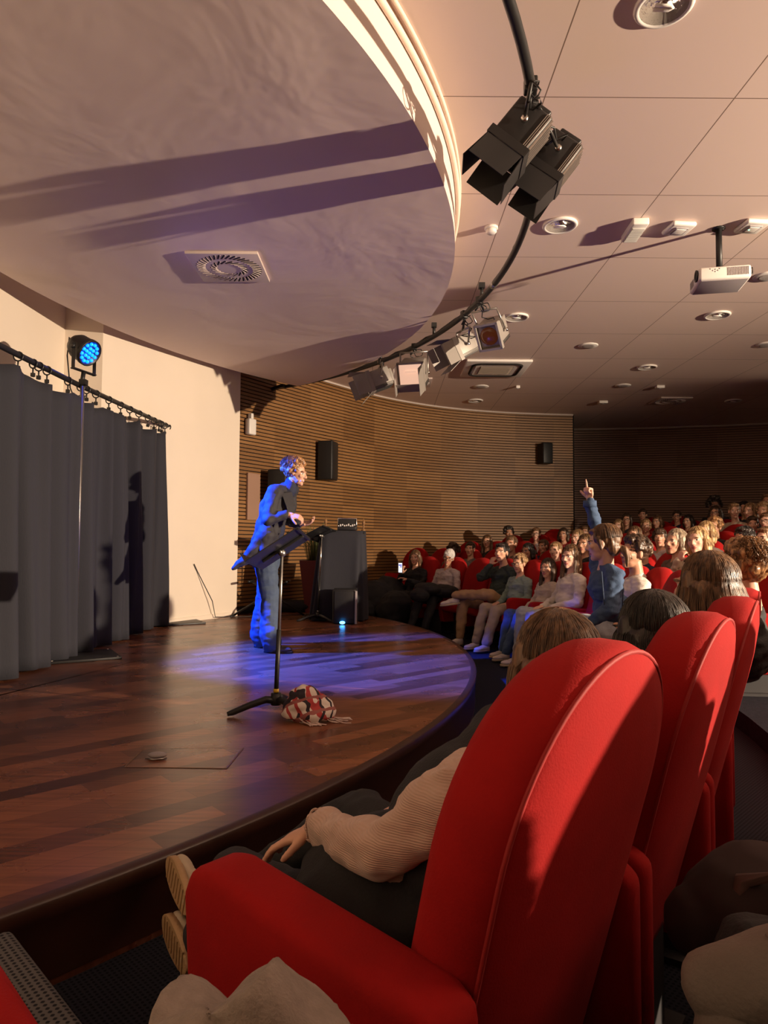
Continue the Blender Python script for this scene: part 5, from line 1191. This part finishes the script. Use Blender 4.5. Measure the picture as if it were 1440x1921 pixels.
# ============================================================ CEILING THINGS
def downlight(px, py, label, r=.15, lit=0):
    c = at_z(px, py, WH); t = thing('downlight', label, 'ceiling light', (c.x, c.y, WH))
    mb = MB(); mb.lathe([(r, 0), (r*1.02, -.012), (r*.96, -.022), (r*.84, -.024), (r*.80, -.012)], n=32); mb.build('ring', M['white_plastic'], t)
    mb = MB(); mb.lathe([(r*.82, -.018), (r*.7, -.006), (r*.5, -.003), (.001, -.002)], n=32); mb.build('reflector', mat('facet_reflector', (.55, .50, .46), .12, 1, bump=.9, bscale=45), t)
    mb = MB(); mb.tube([(-r*.35, -r*.1, -.015), (r*.2, -r*.1, -.015), (r*.3, 0, -.015), (r*.2, r*.1, -.015), (-r*.35, r*.1, -.015)], .012, 8); mb.build('lamp', mat('lamp_tube', (.85, .8, .75), .3), t)
for x, y, l in ((1245, 8, 'recessed ring downlight cut off by the top edge of the photo'), (1050, 421, 'recessed ring downlight just right of the hanging lantern pair'), (968, 594, 'recessed ring downlight behind the far lanterns, at their right'),
                (1345, 590, 'recessed ring downlight below the projector'), (1213, 688, 'recessed ring downlight right of the ceiling air unit'), (891, 751, 'small-looking recessed downlight below the ceiling air unit, near the slatted wall'),
                (1375, 751, 'recessed downlight in the dark far right part of the ceiling')): downlight(x, y, l)
def disc(px, py, r, label):
    c = at_z(px, py, WH); t = thing('ceiling_speaker', label, 'ceiling speaker', (c.x, c.y, WH)); mb = MB(); mb.lathe([(r, 0), (r, -.008), (r*.93, -.014)], n=28); mb.build('rim', M['white_plastic'], t)
    mb = MB(); mb.lathe([(r*.92, -.010), (r*.5, -.016), (.001, -.018)], n=28); mb.build('grille', mat('speaker_grille', (.40, .36, .34), .6, bump=.5, bscale=200), t)
for x, y, l in ((1103, 648, 'flat round ceiling speaker in the middle of the ceiling'), (1436, 646, 'flat round ceiling speaker cut by the right edge'), (1438, 518, 'flat round ceiling speaker right behind the projector'), (902, 725, 'flat round ceiling speaker in shade below the ceiling air unit'), (1168, 723, 'flat round ceiling speaker in shade, furthest back')): disc(x, y, .135, l)
c = at_z(921, 426, WH); t = thing('smoke_detector', 'white round smoke detector on the ceiling left of the lantern pair', 'smoke detector', (c.x, c.y, WH))
mb = MB(); mb.lathe([(.06, 0), (.06, -.018), (.052, -.022)], n=24); mb.build('base', M['white_plastic'], t); mb = MB(); mb.lathe([(.045, -.02), (.05, -.045), (.035, -.06), (.001, -.062)], n=24); mb.build('sensor', M['white_plastic'], t)
# emergency light box
c = at_z(1190, 426, WH); t = thing('emergency_light', 'long white emergency light box with a ribbed diffuser, left of the two square ceiling boxes', 'emergency light', (c.x, c.y, WH), -.05)
mb = MB(); mb.box((0, 0, -.03), (.14, .36, .06), bevel=.012); mb.build('housing', M['white_plastic'], t); mb = MB(); mb.box((0, .02, -.066), (.11, .26, .016), bevel=.004)
for k in range(12): mb.box((0, -.09+.02*k, -.076), (.11, .006, .006))
mb.build('diffuser', mat('diffuser_grey', (.42, .40, .38), .4), t)
for x, y, l, led in ((1273, 424, 'rounded white square access box between the emergency light and the projector pole', 0), (1410, 420, 'rounded white square access box with a small green light, right of the projector pole', 1)):
    c = at_z(x, y, WH); t = thing('access_point', l, 'ceiling box', (c.x, c.y, WH), .1); mb = MB(); mb.box((0, 0, -.022), (.22, .22, .044), bevel=.02); mb.build('housing', M['white_plastic'], t)
    mb = MB(); mb.box((0, 0, -.047), (.12, .12, .010), bevel=.004); mb.build('cover', M['grey_plastic'], t); mb = MB(); mb.box((0, 0, -.053), (.09, .09, .006), bevel=.002); cv = mb.build('panel', M['white_plastic'], t)
    if led: mb = MB(); mb.sphere((-.03, 0, -.056), .006, 8); mb.build('status_light', mat('green_led', (.1, .5, .2), .3, emit=(.2, 1, .5), estr=4), cv)
# small far ones
for x, y, l, w_ in ((971, 724, 'tiny white ceiling sensor below the ceiling air unit', .07), (1237, 724, 'small white slanted box on the shaded ceiling', .14), (1130, 753, 'small flat box on the ceiling near the end of the lit slatted wall', .17)):
    c = at_z(x, y, WH); t = thing('ceiling_sensor', l, 'ceiling box', (c.x, c.y, WH)); mb = MB(); mb.box((0, 0, -.02), (w_, w_*.8, .05), bevel=.008); mb.build('housing', M['white_plastic'], t); mb = MB(); mb.sphere((0, 0, -.045), (w_*.2, w_*.2, .012), 10); mb.build('eye', M['grey_plastic'], t)
# air cassette
c = at_z(928, 689, WH); t = thing('air_cassette', 'large square ceiling air unit with a rounded slot and central grille', 'air unit', (c.x, c.y, WH))
mb = MB(); mb.box((0, 0, -.02), (1.0, .95, .04), bevel=.012); mb.build('frame', M['white_plastic'], t)
def rr(hw, hh, r, n=6):
    q = []
    for cx_, cy_, a0 in ((hw-r, hh-r, 0), (-hw+r, hh-r, PI/2), (-hw+r, -hh+r, PI), (hw-r, -hh+r, 1.5*PI)):
        for i in range(n+1): a = a0+PI/2*i/n; q.append((cx_+r*math.cos(a), cy_+r*math.sin(a)))
    return q
mb = MB(); mb.tube([(x, y, -.042) for x, y in rr(.38, .36, .14)], .022, 6, closed=True); mb.build('air_slot', M['gap'], t)
mb = MB(); mb.prism(rr(.33, .31, .05), -.05, -.04); mb.build('inner_frame', M['white_plastic'], t)
mb = MB()
for k in range(9): mb.box((0, -.2+.05*k, -.055), (.50, .02, .012), Matrix.Rotation(.4, 3, 'X'))
mb.box((0, 0, -.0505), (.52, .46, .002)); mb.build('grille', mat('grille_brown', (.20, .15, .11), .5), t)
# swirl diffusers
def diffuser(px, py, z, s, label, m_=None):
    c = at_z(px, py, z); t = thing('air_diffuser', label, 'air vent', (c.x, c.y, z), 0); mb = MB()
    mb.box((0, 0, -.012), (s, s, .024), bevel=.003); mb.build('plate', m_ or mat('diffuser_plate', (.56, .46, .42), .5), t)
    mb = MB(); mv = MB()
    for n_, r0, L_, ofs in ((40, .40, .095, .5), (18, .22, .09, .9)):
        for i in range(n_):
            a = 2*PI*i/n_; R = Matrix.Rotation(a+ofs, 3, 'Z'); p = V((r0*s*math.cos(a), r0*s*math.sin(a), -.0245)); mb.box(p, (L_*s*1.45, .014*s/.6, .002), R)
            mv.box(p+R @ V((0, .011*s/.6, -.003)), (L_*s*1.4, .004, .006), R)
    mb.build('slots', M['gap'], t); mv.build('vanes', m_ or MATS['diffuser_plate'], t)
diffuser(430, 499, ZC, .60, 'square swirl air vent with a ring of slots, in the underside of the canopy')
diffuser(1257, 751, WH, .60, 'square swirl air vent in the dark far part of the ceiling')
diffuser(776, 716, WH, .60, 'square swirl air vent half hidden behind the glowing lantern')
# projector
pz = 3.63; pc_ = V((2.96, 5.92, pz)); t = thing('projector', 'white video projector hanging from a black ceiling pole', 'projector', pc_, -.20)
mb = MB(); mb.box((0, 0, 0), (.42, .36, .115), bevel=.022); mb.build('body', mat('projector_white', (.70, .66, .62), .35), t)
mb = MB(); mb.box((0, 0, -.060), (.38, .32, .006), bevel=.002); mb.build('underside', M['grey_plastic'], t)
mb = MB(); mb.lathe([(.05, 0), (.052, .012), (.040, .014), (.032, .002), (.001, .006)], (-.212, -.11, .005), (-1, 0, 0), 24); mb.build('lens', M['black_plastic'], t)
mb = MB()
for k in range(14): mb.box((.02+.0125*k, -.181, .005), (.005, .004, .07))
for k in range(8): mb.box((-.212, .02+.015*k, .0), (.004, .005, .06))
mb.build('vent_slots', M['grey_plastic'], t)
mb = MB()
for k, (x, z) in enumerate(((-.10, .02), (-.08, .03), (-.06, .02), (-.08, .01), (-.045, .035), (-.12, .035))): mb.lathe([(.006, 0), (.005, .003)], (x, -.18, z), (0, -1, 0), 8)
mb.build('buttons', M['grey_plastic'], t)
mb = MB(); mb.box((0, 0, .065), (.20, .16, .02)); mb.box((0, 0, .08), (.07, .07, .03)); mb.build('mount_plate', M['steel'], t)
mb = MB(); mb.tube([(0, 0, .09), (0, 0, WH-pz)], .026, 14); mb.tube([(0, 0, WH-pz-.012), (0, 0, WH-pz)], .055, 14); mb.build('pole', M['black'], t)
mb = MB(); mb.tube([(.2, -.05, .0), (.26, -.03, .03), (.27, .0, .09), (.1, .02, .12), (.0, .0, .1)], .006, 6); mb.build('cable', M['cable'], t)

# ============================================================ FOREGROUND CLOTHES
def fold(amp, sc, seed=0): return lambda q: amp*(1-2.2*abs(noise.noise(V((q.x*sc, q.y*sc*.6, q.z*sc))+V((seed, 0, 0)))))
swm = mat('grey_sweatshirt', (.25, .20, .17), .95, bump=.35, bscale=300, var=.12, vscale=60)
me = blob([('c', (-.17, .74, .70), .06, (-.05, .66, .76), .055), ('e', (-.11, .62, .66), (.15, .13, .12)), ('c', (-.24, .66, .62), .06, (-.17, .74, .68), .05), ('c', (-.05, .66, .76), .045, (.03, .60, .69), .05), ('c', (-.11, .58, .6), .12, (-.08, .5, .26), .12)], .006, 3, fold(.030, 11, 3), 'sweatshirt')
me.transform(Matrix.Translation((-.11, .66, .70)) @ Matrix.Diagonal((.80, .80, .9, 1)) @ Matrix.Translation((.11, -.66, -.70)) @ Matrix.Translation((-.035, 0, .03)))
me.materials.append(swm); o = link('sweatshirt', me); recentre(o, (-.1, .55, .14)); tag(o, 'crumpled grey sweatshirt heaped at the bottom centre, in front of the nearest armrest', 'sweatshirt')
gdm = CL['greydenim']
me = blob([('c', (.40, .86, .745), .035, (.54, .78, .80), .06), ('c', (.54, .78, .80), .07, (.70, .70, .92), .09), ('c', (.42, .84, .70), .05, (.46, .66, .40), .08), ('e', (.58, .70, .66), (.15, .13, .16)), ('c', (.55, .66, .6), .12, (.55, .5, .3), .13)], .006, 3, fold(.018, 9, 9), 'denim_sleeve')
me.transform(Matrix.Translation((.012, 0, -.03)))
me.materials.append(gdm); o = link('grey_denim_jacket', me); recentre(o, (.55, .6, .14)); tag(o, 'grey denim jacket with a seam, lying on a lap in the bottom right corner', 'jacket')
mb = MB(); mb.tube([V(p)-V((.55, .6, .14)) for p in ((.452, .82, .80), (.47, .76, .77), (.49, .70, .70), (.50, .62, .60))], .004, 6); mb.build('seam', gdm, o)
me = blob([('e', (.70, 1.22, .62), (.17, .13, .10)), ('c', (.56, 1.22, .60), .06, (.84, 1.14, .66), .09), ('c', (.66, 1.2, .5), .1, (.66, 1.1, .2), .1)], .008, 3, fold(.012, 6, 4), 'bag')
me.materials.append(mat('bag_brown', (.022, .009, .009), .85)); o = link('shoulder_bag', me); recentre(o, (.66, 1.15, .14)); tag(o, 'dark brown-red bag in shadow above the grey denim jacket', 'bag')
mb = MB(); mb.tube([V(p)-V((.66, 1.15, .14)) for p in ((.58, 1.15, .60), (.60, 1.16, .70), (.64, 1.12, .725), (.68, 1.05, .62))], .014, 6); mb.build('strap', mat('bag_strap', (.07, .035, .03), .8), o)
bpy.data.scenes.remove(TMPS)
for o in bpy.data.objects:
    if 'label' in o and not 4 <= len(o['label'].split()) <= 16: print('LABEL', len(o['label'].split()), o['label'])
